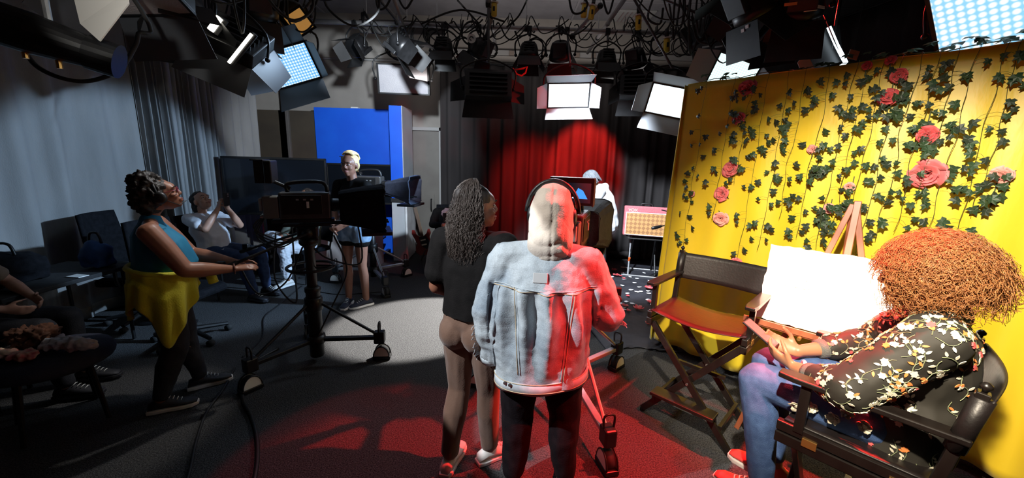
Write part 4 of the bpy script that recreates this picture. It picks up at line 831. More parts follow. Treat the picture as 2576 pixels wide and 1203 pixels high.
mb = MB(); top_geo(mb, J2, 1.18, .55, .06, 1.05, belly=.04); blob(mb, 'tee_shirt', whitec, p2, .009, 6, wr(.010, 9, 9))
mb = MB(); pants_geo(mb, J2, 1.1, .98, 1.0); blob(mb, 'jeans', mat('jean_dark', (.012, .028, .085), (.02, .045, .12), 25, .8, 0, .3, 260), p2, .009, 5, wr(.008, 12, 12))
for sd in 'LR': shoe(p2, J2['an'+sd], 0, bshoe, bshoe)
R2 = headR(J2); c = J2['head']; mb = MB()
for (p, r) in (((0, -.05, .045), (.09, .085, .085)), ((0, -.10, -.04), (.075, .06, .10)), ((0, -.02, .09), (.075, .07, .04))): mb.ell(c+R2 @ V(p), r, R2)
blob(mb, 'hair', hairK, p2, .008, 3, wr(.010, 30, 14)); face(p2, J2, lipA)
MB().prism([(0, .02), (.03, .05), (.05, .02), (.03, 0), (.05, -.03), (.01, -.02), (-.02, -.05), (-.03, -.01), (-.05, .02), (-.02, .02)], .004, MX.Translation((.17, .26, .585)) @ MX.Rotation(1.2, 4, 'Y')).build('embroidered_flower', whitec, p2)
stack_chair('black chair under the seated person in the white tee', L2+V((-.02, 0, 0)), rzh(H2), blackf, group='dark chairs along the left curtain')
def W(root_loc, H, p): return MX.Translation(root_loc) @ MX.Rotation(rzh(H), 4, 'Z') @ V(p)
def phone(label, loc, H, up, w_=.075, h=.155, scrm=None):
    t = thing('smartphone', label, 'phone', loc); u = V(up).normalized(); n = V(H); n = (n-u*n.dot(u)).normalized(); x = u.cross(n); R = MX((x, u, n)).transposed()
    t.rotation_euler = R.to_euler(); MB().box((0, 0, 0), (w_, h, .009)).build('case', black, t, bevel=.003); MB().box((0, 0, -.0048), (w_-.008, h-.012, .0015)).build('screen', scrm or scr, t)
    for k in range(2): MB().cyl((w_*.25, h*.38-.025*k, .004), (w_*.25, h*.38-.025*k, .0065), .009, 10).build('camera_lens', steel, t)
phone('smartphone held up by the seated person in white', W(L2, H2, (.02, .25, 1.19)), MX.Rotation(rzh(H2), 3, 'Z') @ V((0, 1, 0)), (0, 0, 1))
# ---- seated person in white trousers behind the left camera
L3 = V((-2.86, 5.32, 0)); H3 = V((-.45, -.9, 0))
J3 = J0(1.0, pel=(0, -.02, .52), chest=(0, -.08, .82), neck=(0, -.08, 1.0), head=(0, -.03, 1.14), hp=-8, shL=(-.17, -.08, .95), shR=(.17, -.08, .95), elR=(.25, .08, .74), wrR=(.12, .28, .66), elL=(-.25, .08, .72), wrL=(-.1, .28, .66), hipL=(-.10, .04, .5), hipR=(.10, .04, .5), knL=(-.10, .42, .52), anL=(-.10, .40, .10), knR=(.36, .30, .62), anR=(-.02, .42, .62))
p3 = person('seated person in white trousers with crossed legs behind the left camera', L3, rzh(H3), J3, skA, .010)
mb = MB(); top_geo(mb, J3, 1.0, .98, .05, 1.1); blob(mb, 'sweater', mat('olive_knit', (.10, .11, .085), (.13, .14, .11), 15, .85, 0, .3, 120), p3, .010, 6, wr(.008, 9, 7))
mb = MB(); pants_geo(mb, J3, 1.0, .94, 1.12); blob(mb, 'trousers', whitec, p3, .008, 4, wr(.014, 16, 16))
shoe(p3, J3['anL'], 0, whshoe, whsole); shoe(p3, J3['anR']+V((-.04, .05, .03)), PI/2, whshoe, whsole)
mb = MB(); mb.ell(J3['head']+V((0, -.03, .05)), (.09, .095, .085)); blob(mb, 'hair', hairK, p3, .009, 2, wr(.01, 30, 20)); face(p3, J3, lipA)
stack_chair('black chair under the person in white trousers', L3, rzh(H3), blackf, group='dark chairs along the left curtain')
# ---- blonde woman in denim shorts
L4 = V((-1.80, 4.36, 0)); H4 = V((-.30, -.95, 0)); s4 = 1.035
J4 = J0(s4, hy=12, hp=-3, elR=(.22, .05, 1.12), wrR=(.10, .20, .98), elL=(-.23, .04, 1.12), wrL=(-.06, .22, 1.0), anL=(-.10, -.02, .085), anR=(.105, .03, .085), knL=(-.10, .02, .50), knR=(.10, .03, .50))
p4 = person('person with short blonde braids in a black top and denim shorts', L4, rzh(H4), J4, mat('skin_medium', (.25, .115, .075), (.28, .13, .085), 12, .45), .008, 1.02)
mb = MB(); top_geo(mb, J4, 1.02, .5, .0, 1.0); blob(mb, 'top', blackc, p4, .009, 6, wr(.006))
mb = MB(); pants_geo(mb, J4, 1.08, .12, 1.10); blob(mb, 'denim_shorts', mat('denim_pale', (.16, .27, .42), (.26, .38, .52), 20, .8, 0, .3, 200), p4, .008, 4, wr(.005, 14, 10))
mb = MB(); pants_geo(mb, J4, .98, .175, 1.04); blob(mb, 'bike_shorts', blackc, p4, .008, 5)
for sd, a in (('L', -.5), ('R', .35)): shoe(p4, J4['an'+sd], a, mat('navy_shoe', (.02, .025, .05), (.03, .035, .06), 60, .6), whsole, L=.28)
face(p4, J4, mat('lip_rose', (.35, .12, .12), None, 5, .35)); R4 = headR(J4); c = J4['head']; mb = MB(); mb.ell(c+R4 @ V((0, -.033, .045)), (.088, .096, .09), R4); mb.ell(c+R4 @ V((0, -.055, .0)), (.086, .07, .08), R4); mb.ell(c+R4 @ V((0, -.085, -.02)), (.06, .05, .06), R4)
hb = blob(mb, 'hair', hairY, p4, .008, 2)
def br(i, st):
    u = -.8+1.6*i/17; o = []
    for k in range(11):
        t = k/10; a = math.radians(126-160*t); p = V((u*.080*(math.sin(PI*(.2+.7*t))**.5)+.004*math.sin(k*2.5+i), -.100*math.cos(a)*math.sqrt(max(.05, 1-u*u*.7))-.02, .050+.090*math.sin(a)*math.sqrt(max(.1, 1-u*u*.8)))); o.append(c+R4 @ (p*s4*1.07))
    return o
strands(p4, 'braids', hairY, range(18), br, .010, 6)
for q in (-1, 1): MB().tube([c+R4 @ V((q*.086+.0*math.cos(t), -.012+.012*math.cos(t), -.055+.014*math.sin(t))) for t in [2*PI*k/10 for k in range(11)]], .002, 5).build('earring', brass, p4, True)
# ---- woman with long dark hair, brown trousers
L5 = V((-.20, 1.98, 0)); H5 = V((.42, .91, 0)); s5 = .965
J5 = J0(s5, hy=-42, hp=2, head=(.01, .03, 1.50), elL=(-.22, -.03, 1.05), wrL=(-.15, .18, .95), elR=(.22, .10, 1.06), wrR=(.10, .30, 1.06), anL=(-.085, -.10, .085), anR=(.085, .06, .085), knL=(-.085, 0, .47), knR=(.085, .04, .47))
p5 = person('person with long dark wavy hair in black shirt and brown trousers', L5, rzh(H5), J5, mat('skin_warm', (.22, .09, .055), (.25, .105, .065), 12, .42), .0075)
mb = MB(); top_geo(mb, J5, 1.04, .58, .03, 1.12, f=1.12); blob(mb, 'shirt', blackc, p5, .008, 5, wr(.010, 7, 3), cut=lambda q: q.z < .935 and abs(q.x) < .21)
mb = MB(); pants_geo(mb, J5, 1.06, .97, 1.0, .10); up = V((0, 0, 1)); mb.ell(J5['pel']+V((-.07, -.06, -.06)), (.09, .085, .10)); mb.ell(J5['pel']+V((.07, -.06, -.06)), (.09, .085, .10))
blob(mb, 'trousers', mat('brown_trouser', (.13, .07, .045), (.155, .085, .055), 8, .8, 0, .15, 160, sheen=.2), p5, .008, 5, wr(.008, 12, 3))
for sd, a in (('L', .2), ('R', -.55)): shoe(p5, J5['an'+sd], a, whshoe, whsole)
face(p5, J5, mat('lip_warm', (.30, .06, .05), None, 5, .35)); R5 = headR(J5); c = J5['head']; mb = MB()
for (p, r) in (((0, -.035, .05), (.088, .095, .085)), ((0, -.09, -.06), (.085, .06, .12)), ((0, -.10, -.18), (.10, .055, .10)), ((-.03, -.10, -.26), (.08, .045, .08))): mb.ell(c+R5 @ V(p), r, R5)
blob(mb, 'hair', hairK, p5, .009, 3, wr(.012, 22, 7))
rnd = random.Random(2); st5 = [(rnd.uniform(-1.0, 1.0), rnd.uniform(.2, 1), rnd.uniform(0, 6.28), rnd.uniform(.72, 1.05)) for _ in range(2300)]
def h5(i, q):
    az, el, ph, ln = q; az = az*1.55; o = []
    d0 = V((math.sin(az), -math.cos(az), 0)); n = 26
    for k in range(n):
        t = k/(n-1)
        if t < .28:
            a = (1-t/.28)*1.45; p = V((0, -.01, .045))+V((d0.x*.098*math.cos(a)*.95, d0.y*.112*math.cos(a), .102*math.sin(a)))
        else:
            tt = (t-.28)/.72; drop = tt*.42*ln; rr = 1.0+.30*math.sin(PI*min(1, tt*1.1))
            p = V((d0.x*.098*rr*.98, -.01+d0.y*.112*rr-.01*tt, .045-drop))
        am_ = (.006+.008*el)*min(1, t*2.2); p = p*(.90+.17*el)+V((am_*math.sin(t*52*ln+ph), am_*math.cos(t*41+ph*2), am_*.5*math.sin(t*50+ph)))
        o.append(c+R5 @ (p*s5))
    return o
strands(p5, 'hair_strands', hairB, st5, h5, .0013, 3)
# ---- man in denim jacket
L6 = V((.165, 1.80, 0)); H6 = V((.10, .99, 0)); s6 = .985
J6 = J0(s6, head=(.02, .05, 1.50), hp=-4, hy=-6, neck=(.005, 0, 1.36), chest=(0, -.02, 1.17), shL=(-.20, -.01, 1.30), shR=(.20, -.01, 1.30), elL=(-.275, -.02, 1.01), wrL=(-.25, .03, .735), elR=(.315, .02, 1.01), wrR=(.24, .24, .96), hipL=(-.10, 0, .85), hipR=(.10, 0, .85), anL=(-.12, .0, .085), anR=(.15, .02, .085), knL=(-.11, .02, .46), knR=(.13, .03, .46))
p6 = person('person in a light denim jacket with beige hood up and headphones', L6, rzh(H6), J6, skD, .0075, 1.0, handL=(V((.15, .2, -1)), V((1, .4, 0)), .5), legs=True)
mb = MB(); pants_geo(mb, J6, 1.1, .97, 1.15); blob(mb, 'trousers', mat('black_trouser', (.007, .005, .007), (.012, .009, .011), 20, .85, 0, .2, 150, spec=.15), p6, .009, 5, wr(.010, 10, 5))
for sd, a in (('L', .15), ('R', -.15)): shoe(p6, J6['an'+sd], a, mat('brown_shoe', (.12, .05, .03), None, 5, .5), blackm)
mb = MB(); SV = J6['shR']-J6['shL']
chain(mb, [(V((.0, -.01, .66)), .222, .150), (V((.0, -.01, .74)), .225, .150), (V((.0, -.015, .85)), .235, .155), (V((0, -.025, 1.00)), .235, .150), (V((0, -.03, 1.16)), .228, .138), (V((0, -.02, 1.26)), .205, .105), (V((0, -.012, 1.315)), .145, .075), (V((0, -.005, 1.35)), .09, .07)], SV, 20)
for sd in 'LR':
    a, b, c2 = J6['sh'+sd], J6['el'+sd], J6['wr'+sd]; chain(mb, [(V((0, -.005, 1.31)), .075), (a+V((0, 0, -.012)), .073)]); chain(mb, [(a+V((0, 0, -.03)), .078), (a.lerp(b, .5), .079), (b, .077)]); chain(mb, [(b, .077), (b.lerp(c2, .5), .070), (b.lerp(c2, .92), .056)])
YK = 1.19
def jdisp(c, n):
    o = .006*noise.noise(c*14)+.003*noise.noise(c*34)
    bk = max(0, -n.y)
    if abs(c.x) < .26 and c.z < YK: 
        f = math.exp(-((YK-.16-c.z)/.20)**2)*(1 if c.z < YK-.015 else .2); o += bk*(.030*f*math.sin(c.x*52+2.5*noise.noise(V((c.x*5, 0, c.z*4))))+.015*math.sin(c.x*21+3*noise.noise(V((c.x*3, 1, c.z*2.5))))*min(1, (YK-c.z)*6))
    if abs(c.x) > .23: o += .012*noise.noise(V((c.x*6, c.y*6, c.z*19)))
    return o
dn = bpy.data.materials.new('light_denim'); dn.use_nodes = True; nt = dn.node_tree; b_ = nt.nodes['Principled BSDF']; b_.inputs['Roughness'].default_value = .85
tc = nt.nodes.new('ShaderNodeTexCoord'); n1 = nt.nodes.new('ShaderNodeTexNoise'); n1.inputs['Scale'].default_value = 4.5; n1.inputs['Detail'].default_value = 5; rp_ = nt.nodes.new('ShaderNodeValToRGB'); rp_.color_ramp.elements[0].color = (.26, .34, .42, 1); rp_.color_ramp.elements[1].color = (.55, .62, .66, 1); rp_.color_ramp.elements[0].position = .32; rp_.color_ramp.elements[1].position = .62
n2 = nt.nodes.new('ShaderNodeTexNoise'); n2.inputs['Scale'].default_value = 190; n2.inputs['Detail'].default_value = 2; mx = nt.nodes.new('ShaderNodeMixRGB'); mx.blend_type = 'MULTIPLY'; mx.inputs[0].default_value = .45; bp = nt.nodes.new('ShaderNodeBump'); bp.inputs['Strength'].default_value = .35; bp.inputs['Distance'].default_value = .004
nt.links.new(tc.outputs['Object'], n1.inputs[0]); nt.links.new(tc.outputs['Object'], n2.inputs[0]); nt.links.new(n1.outputs['Fac'], rp_.inputs[0]); nt.links.new(rp_.outputs[0], mx.inputs[1]); nt.links.new(n2.outputs['Fac'], mx.inputs[2]); nt.links.new(mx.outputs[0], b_.inputs['Base Color']); nt.links.new(n2.outputs['Fac'], bp.inputs['Height']); nt.links.new(bp.outputs[0], b_.inputs['Normal'])
jk = blob(mb, 'denim_jacket', dn, p6, .0065, 6, jdisp, cut=lambda q: q.z < .685+.13*q.x and abs(q.x) < .27)
from mathutils.bvhtree import BVHTree
bv = BVHTree.FromPolygons([v.co.copy() for v in jk.data.vertices], [tuple(p.vertices) for p in jk.data.polygons])
def onback(x, z, off=.003, dirv=V((0, 1, 0))):
    h = bv.ray_cast(V((x, -.8, z)), dirv); return (h[0]-dirv*off) if h[0] is not None else None
def seamline(name, pts, r, m):
    q = [onback(x, z) for x, z in pts]; q = [p for p in q if p is not None]
    if len(q) > 2: return MB().tube(q, r, 6).build(name, m, jk, True)
thr = mat('denim_thread', (.55, .42, .26), None, 5, .7); dnd = mat('denim_edge', (.42, .48, .52), (.55, .6, .62), 30, .8)
for dz in (0, -.010): seamline('yoke_seam', [(-.235+.47*k/40, YK+dz-.012*math.sin(PI*k/40)) for k in range(41)], .0019, dnd if dz == 0 else thr)
for q in (-1, 1):
    for dx in (0, .012): seamline('back_seam', [(q*(.125+dx-.03*k/30), YK-.01-.43*k/30) for k in range(31)], .0017, thr if dx else dnd)
hem = [(.229*math.cos(t), -.010+.157*math.sin(t)) for t in [2*PI*k/48 for k in range(49)]]
MB().grid(lambda u, v: V((hem[min(48, int(u*48+.5))][0]*1.0, hem[min(48, int(u*48+.5))][1], .672+.055*v+.004*math.sin(u*40)+.03*hem[min(48, int(u*48+.5))][0]/.23)), 48, 2).build('waistband', dnd, jk, True, solid=.010)
for z in (.683, .728): MB().tube([(x*1.024, y*1.035, z+.03*x/.23) for x, y in hem], .0018, 5).build('waistband_stitch', thr, jk, True)
for k, x in enumerate((-.165, -.14)): 
    p = onback(x, .70, .02)
    if p: MB().lathe([(.009, 0), (.010, .003), (.004, .005)], 10, MX.Translation(p) @ MX.Rotation(PI/2, 4, 'X')).build('button', steel, jk)
p = onback(-.02, 1.235, .004)
if p: MB().box(p, (.065, .005, .045), MX.Rotation(-.35, 3, 'X')).build('leather_patch', mat('patch', (.52, .53, .53), None, 5, .7), jk, bevel=.002)
for sd in 'LR':
    b, c2 = J6['el'+sd], J6['wr'+sd]; d = (c2-b).normalized(); MB().tube([b.lerp(c2, .86), b.lerp(c2, 1.0)], .062, 16, False).build('cuff', dnd, jk, True, solid=.006)
rnd = random.Random(4); fz = MB()
for k in range(60):
    base = J6['elL'].lerp(J6['wrL'], rnd.uniform(.2, .9)) if k < 30 else J6['elR'].lerp(J6['wrR'], rnd.uniform(0, .25)); dv = V((-1 if k < 30 else 1, -.6, 0)).normalized(); p0 = base+dv*.072
    fz.tube([p0, p0+dv*.012+V((0, 0, -.006)), p0+dv*rnd.uniform(.012, .026)+V((0, 0, rnd.uniform(-.03, 0)))], .0012, 4)
fz.build('frayed_threads', dnd, jk)['kind'] = 'stuff'
R6 = headR(J6); c = J6['head']; mb = MB()
chain(mb, [(c+R6 @ V(q[0]), q[1], q[2]) for q in (((0, -.005, .075), .088, .098), ((0, -.015, .03), .104, .115), ((0, -.03, -.05), .105, .115), ((0, -.05, -.12), .104, .105), ((0, -.05, -.165), .112, .10))], R6 @ V((1, 0, 0)), 20); mb.ell(c+R6 @ V((0, -.10, -.15)), (.085, .045, .06), R6)
def hdisp(q, n):
    k = max(0, min(1, (c.z+.03-q.z)/.1)); fo = abs(math.sin(q.z*38+q.x*14+3.2*noise.noise(V((q.x*9, q.y*9, q.z*6)))))**.5
    vf_ = abs(math.sin(q.x*34+2.4*noise.noise(V((q.x*6, q.y*6, q.z*7)))))**.6
    return .007*(fo-.6)*k+.006*(vf_-.6)*(1-.6*k)*max(0, -n.y)+.004*noise.noise(q*22)-.006*math.exp(-(q.x-c.x)**2/.00002)*max(0, -n.y)
hood = blob(mb, 'hood', mat('beige_fleece', (.46, .40, .34), (.52, .46, .39), 10, .9, 0, .25, 160, sheen=.3), p6, .0065, 4, hdisp)
headphones(p6, J6, black, .128)
# ---- man in white hoodie
L7 = V((1.32, 5.62, 0)); H7 = V((-.92, .35, 0))
J7 = J0(1.0, pel=(0, -.04, .93), chest=(0, .02, 1.24), neck=(0, .10, 1.39), head=(0, .22, 1.48), hp=-38, shL=(-.18, .05, 1.35), shR=(.18, .05, 1.35), elL=(-.22, .14, 1.09), wrL=(-.12, .33, 1.0), elR=(.22, .14, 1.09), wrR=(.12, .33, 1.0))
p7 = person('person with dark dreadlocks in a white hoodie bending forward on the stage', L7, rzh(H7), J7, skD, .010)
mb = MB(); top_geo(mb, J7, 1.2, .98, .10, 1.15, f=1.15); mb.ell(J7['neck']+V((0, -.09, .0)), (.11, .06, .07)); blob(mb, 'hoodie', mat('white_fleece', (.78, .80, .84), None, 5, .9), p7, .010, 6, wr(.012, 9, 5))
mb = MB(); pants_geo(mb, J7, 1.05, .97, 1.1); blob(mb, 'jeans', mat('jean_light', (.20, .27, .34), (.30, .36, .42), 20, .8), p7, .010, 5, wr(.008, 10, 6))
for sd in 'LR': shoe(p7, J7['an'+sd], 0, whshoe, whsole)
face(p7, J7, lipD); R7 = headR(J7); c = J7['head']; rnd = random.Random(6); mb = MB(); mb.ell(c+R7 @ V((0, -.02, .045)), (.088, .1, .085), R7); blob(mb, 'hair', hairG, p7, .01, 1)
def d7(i, st):
    az = -PI+2*PI*((i*.618) % 1); ro = (i % 3)*.35; o = []; ln = rnd.uniform(.10, .17)
    for k in range(10):
        t = k/9; a = math.radians(80-25*ro-70*min(1, t*1.6)); p = V((0, -.02, .04))+V((.098*math.cos(a)*math.sin(az), -.11*math.cos(a)*math.cos(az), .10*math.sin(a)-max(0, t-.55)*ln*1.6)); o.append(c+R7 @ p)
    return o
strands(p7, 'dreadlocks', hairG, range(70), d7, .010, 6)
# ---- curly haired woman in the director's chair
L8 = V((cB.x, cB.y, 0)); H8 = hB
J8 = J0(.98, pel=(0, -.10, .85), chest=(0, -.13, 1.10), neck=(0, -.10, 1.27), head=(0, -.04, 1.385), hp=-16, shL=(-.18, -.12, 1.22), shR=(.18, -.12, 1.22), elL=(-.28, .04, .99), wrL=(-.11, .24, .93), elR=(.27, .06, .99), wrR=(.05, .27, .94), hipL=(-.10, -.02, .835), hipR=(.10, -.02, .835), knL=(-.11, .37, .82), knR=(.10, .38, .82), anL=(-.14, .27, .334), anR=(.07, .28, .334))
p8 = person("person with big curly auburn hair in a floral black top, seated in a director's chair", L8, rzh(H8), J8, skM, .006, 1.05, handL=(V((.28, 1, .25)), V((.7, -.1, .5)), .42), handR=(V((-.28, 1, .25)), V((-.7, -.1, .5)), .42))
fl = bpy.data.materials.new('floral_black'); fl.use_nodes = True; nt = fl.node_tree; b_ = nt.nodes['Principled BSDF']; b_.inputs['Roughness'].default_value = .7; b_.inputs['Base Color'].default_value = (.018, .016, .012, 1)
mb = MB(); top_geo(mb, J8, 1.18, .82, .14, 1.10, f=1.25, belly=.03); tp8 = blob(mb, 'floral_top', fl, p8, .0075, 5, wr(.010, 8, 6))
mb = MB(); pants_geo(mb, J8, 1.12, .95, 1.0); blob(mb, 'jeans', jean, p8, .0075, 5, wr(.0045, 9, 9))
for sd in 'LR':
    chain_ = MB(); b, c2 = J8['el'+sd], J8['wr'+sd]; MB().tube([b.lerp(c2, t) for t in (.3, .36, .42, .48, .54, .6, .66, .72)], [.047, .044, .046, .043, .045, .042, .044, .041], 16).build('ribbed_cuff', mat('cuff_grey', (.09, .10, .09), (.12, .13, .12), 30, .8, 0, .4, 200), p8, True)
    shoe(p8, J8['an'+sd], 0, mat('red_shoe', (.55, .05, .05), (.45, .10, .09), 20, .5), whsole)
bv8 = BVHTree.FromPolygons([v.co.copy() for v in tp8.data.vertices], [tuple(p.vertices) for p in tp8.data.polygons])
rnd = random.Random(12); cg = mat('stitch_cream', (.62, .58, .45), None, 5, .6); cr = mat('stitch_red', (.62, .10, .10), None, 5, .6); cgn = mat('stitch_green', (.22, .25, .14), None, 5, .6); co_ = mat('stitch_orange', (.70, .22, .06), None, 5, .6)
acc = {'stem': MB(), 'cream': MB(), 'red': MB(), 'orange': MB()}; vl = tp8.data.vertices
def snap(p, off=.003):
    h = bv8.find_nearest(p); return h[0]+h[1]*off, h[1]
for k in range(430):
    v = vl[rnd.randrange(len(vl))]; p, n = snap(v.co); t = perp(n); t = (MX.Rotation(rnd.uniform(0, 6.28), 3, n) @ t); path = [p]
    for j in range(7):
        t = MX.Rotation(rnd.uniform(-.1, .6), 3, n) @ t; p, n = snap(p+t*.011); t = (t-n*t.dot(n)).normalized(); path.append(p)
        if j % 2 == 1:
            sdv = n.cross(t)*rnd.choice((-1, 1)); q, n2 = snap(p+sdv*.010+t*.004); lx = (sdv+t*.5).normalized(); ly = n2.cross(lx); Rm = MX((lx, ly, n2)).transposed().to_4x4(); Rm.translation = q
            acc['cream' if rnd.random() < .7 else 'orange'].prism([(-.009, 0), (-.003, .004), (.004, .0035), (.010, 0), (.004, -.0035), (-.003, -.004)], .002, Rm)
    acc['stem'].tube(path, .0011, 4)
    if rnd.random() < .75:
        q, n2 = snap(path[-1]); x = perp(n2); Rm = MX((x, n2.cross(x), n2)).transposed().to_4x4(); Rm.translation = q; r = rnd.uniform(.006, .013)
        acc[rnd.choice(('cream', 'red', 'cream', 'orange'))].prism([((r if a % 2 == 0 else r*.7)*math.cos(a*PI/6), (r if a % 2 == 0 else r*.7)*math.sin(a*PI/6)) for a in range(12)], .004, Rm)
for k, m_ in (('stem', cgn), ('cream', cg), ('red', cr), ('orange', co_)): acc[k].build('embroidery', m_, tp8)['kind'] = 'stuff'
# embroidered flowers on the jeans hip
jn8 = [o for o in p8.children if o.name.startswith('jeans')][0]; bvj = BVHTree.FromPolygons([v.co.copy() for v in jn8.data.vertices], [tuple(q.vertices) for q in jn8.data.polygons])
for k, (x, y, z) in enumerate(((-.3, .0, .86), (-.3, .08, .82), (-.3, .15, .85), (-.3, .20, .80), (-.3, .04, .90))):
    h = bvj.find_nearest(V((x, y, z))); n_ = h[1]; xx = perp(n_); Rm = MX((xx, n_.cross(xx), n_)).transposed().to_4x4(); Rm.translation = h[0]+n_*.002
    fm = flower_mesh(.024, k+60); fm.v = [tuple(Rm @ V(q)) for q in fm.v]; fm.build('sewn_rose', cg, p8, True)
face(p8, J8, lipA); R8 = headR(J8); c = J8['head']; mb = MB()
for (p, r) in (((0, -.06, .03), (.12, .13, .075)), ((0, -.09, -.03), (.12, .10, .08)), ((.09, -.06, -.02), (.05, .09, .07)), ((-.09, -.06, -.02), (.05, .09, .07))): mb.ell(c+R8 @ V(p), r, R8)
blob(mb, 'hair', hairR, p8, .009, 2, wr(.028, 26, 26))
rnd = random.Random(21); st8 = [p for p in fib(4300, -.66) if not (p.y > .80 and p.z < .30)]
def h8(i, d):
    o = []; ph = rnd.uniform(0, 6.28); L = rnd.uniform(.7, 1.12); x = perp(d); y = d.cross(x); n = 27; cr_ = rnd.uniform(.008, .019); d = (d+V((rnd.uniform(-.12, .12), rnd.uniform(-.12, .12), rnd.uniform(-.12, .12)))).normalized()
    for k in range(n):
        t = k/(n-1); base = V((0, -.045, .03))+V((d.x*.170, d.y*.172, d.z*.140 if d.z > 0 else d.z*.15))*(.45+.62*t*L)-V((0, 0, (.07-.05*max(0, d.z))*t*t*L)); a = t*27*L+ph
        o.append(c+R8 @ (base+(x*math.cos(a)+y*math.sin(a))*cr_*min(1, t*3)))
    return o
strands(p8, 'hair_curls', hairR, st8, h8, .0011, 3)
MB().tube([J8['wrL']+V((.036*math.cos(t)*.9, -.03+.012*math.cos(t), .036*math.sin(t))) for t in [2*PI*k/20 for k in range(21)]], .008, 8).build('bracelet', mat('bead_blue', (.25, .32, .5), (.7, .72, .75), 90, .2, lo=.45, hi=.55), p8, True)
phone('smartphone in red case held by the curly haired woman', W(L8, H8, (-.03, .40, 1.00)), MX.Rotation(rzh(H8), 3, 'Z') @ V((0, .5, -.8)), MX.Rotation(rzh(H8), 3, 'Z') @ V((0, .85, .5)), .078, .16, mat('phone_glow', (.3, .12, .12), None, 5, .15))
# ---- half hidden people at the edges
L9 = V((-3.62, 2.40, 0)); H9 = V((.9, .3, 0))
J9 = J0(.96, pel=(0, -.02, .55), chest=(0, -.04, .84), neck=(0, -.03, 1.02), head=(0, .03, 1.15), hp=-5, shL=(-.17, -.03, .97), shR=(.17, -.03, .97), elR=(.24, .10, .78), wrR=(.14, .30, .70), elL=(-.24, .1, .78), wrL=(-.1, .3, .7), hipL=(-.10, .05, .53), hipR=(.10, .05, .53), knL=(-.12, .46, .54), knR=(.12, .46, .54), anL=(-.12, .5, .10), anR=(.12, .52, .10))
p9 = person('seated person in a tan top cut off by the left edge', L9, rzh(H9), J9, skL, .009)
mb = MB(); top_geo(mb, J9, 1.1, .55, .06, 1.05); blob(mb, 'top', mat('tan_cotton', (.22, .17, .12), (.26, .2, .15), 10, .8), p9, .010, 5, wr(.008))
mb = MB(); pants_geo(mb, J9, 1.05, .97, 1.05); blob(mb, 'trousers', navyc, p9, .010, 5, wr(.008))
for sd in 'LR': shoe(p9, J9['an'+sd], 0, bshoe, bshoe)
mb = MB(); mb.ell(J9['head']+V((0, -.03, .05)), (.088, .095, .08)); blob(mb, 'hair', mat('hair_mid', (.10, .05, .03), (.14, .07, .04), 30, .6), p9, .009, 2, wr(.01, 30, 20)); face(p9, J9, lipA)
stack_chair('dark chair under the person at the left edge', L9, rzh(H9), blackf, group='dark chairs along the left curtain')
q = at(1128, 545, 6.1); L10 = V((q.x-.02, 6.1, 0)); H10 = V((.1, -1, 0))
J10 = J0(.95, pel=(0, -.02, .53), chest=(0, -.02, .78), neck=(0, 0, .95), head=(0, .05, q.z), hp=-18, shL=(-.16, 0, .9), shR=(.16, 0, .9), elR=(.22, .12, .72), wrR=(.06, .3, .74), elL=(-.22, .12, .72), wrL=(-.06, .3, .74), hipL=(-.10, .05, .5), hipR=(.10, .05, .5), knL=(-.1, .46, .5), knR=(.1, .46, .5), anL=(-.1, .48, .1), anR=(.1, .48, .1))
p10 = person('seated person with pinkish hair mostly hidden behind the dark haired woman', L10, rzh(H10), J10, skL, .01)
mb = MB(); top_geo(mb, J10, 1.0, .98, .05, 1.05); blob(mb, 'jacket', blackc, p10, .011, 5, wr(.008))
mb = MB(); pants_geo(mb, J10, 1.0, .97, 1.05); blob(mb, 'trousers', navyc, p10, .011, 5)
for sd in 'LR': shoe(p10, J10['an'+sd], 0, bshoe, bshoe)
mb = MB(); mb.ell(J10['head']+V((0, -.03, .05)), (.098, .10, .09)); mb.ell(J10['head']+V((0, -.06, -.05)), (.09, .06, .1)); blob(mb, 'hair', hairP, p10, .009, 2, wr(.014, 30, 20)); face(p10, J10, lipA)
stack_chair('dark chair under the person with pinkish hair', L10, rzh(H10), blackf, group='dark chairs')
phone('smartphone with glowing blue screen held by the person with pinkish hair', W(L10, H10, (0, .36, .86)), MX.Rotation(rzh(H10), 3, 'Z') @ V((0, -.5, -.8))*-1, (0, 0, 1), scrm=mat('phone_blue', (.05, .1, .3), None, 5, .2, emit=(.1, .35, 1), es=2))
# ------------------------------------------------------------ lighting grid
PZ = 3.42
pipem = mat('pipe_paint', (.30, .29, .29), (.38, .37, .37), 6, .45, .4)
def pipe(label, a, b, r=.025, m=pipem):
    t = thing('lighting_pipe', label, 'pipe', a); d = V(b)-V(a)
    MB().cyl((0, 0, 0), d, r, 14).build('tube', m, t, True)
    for k in (.12, .5, .88):
        p = d*k; MB().cyl(p, p+V((0, 0, ZC-V(a).z)), .006, 6).build('hanger_rod', steel, t); MB().lathe([(r*1.3, -.02), (r*1.3, .02)], 12, MX.Translation(p) @ d.to_track_quat('Z', 'Y').to_matrix().to_4x4()).build('clamp', black, t)
    return t
zb = at(1250, 70, 5.5).z
pipe('long white lighting pipe running across the back above the curtain', (-4.4, 5.5, zb+.02), (4.6, 5.5, zb-.02), .03)
pipe('lighting pipe crossing the room overhead near the left studio camera', (-4.4, 3.4, 3.5), (4.6, 3.4, 3.5))
pipe('front lighting pipe crossing overhead near the photographer', (-4.4, 1.6, 3.46), (4.6, 1.6, 3.46))
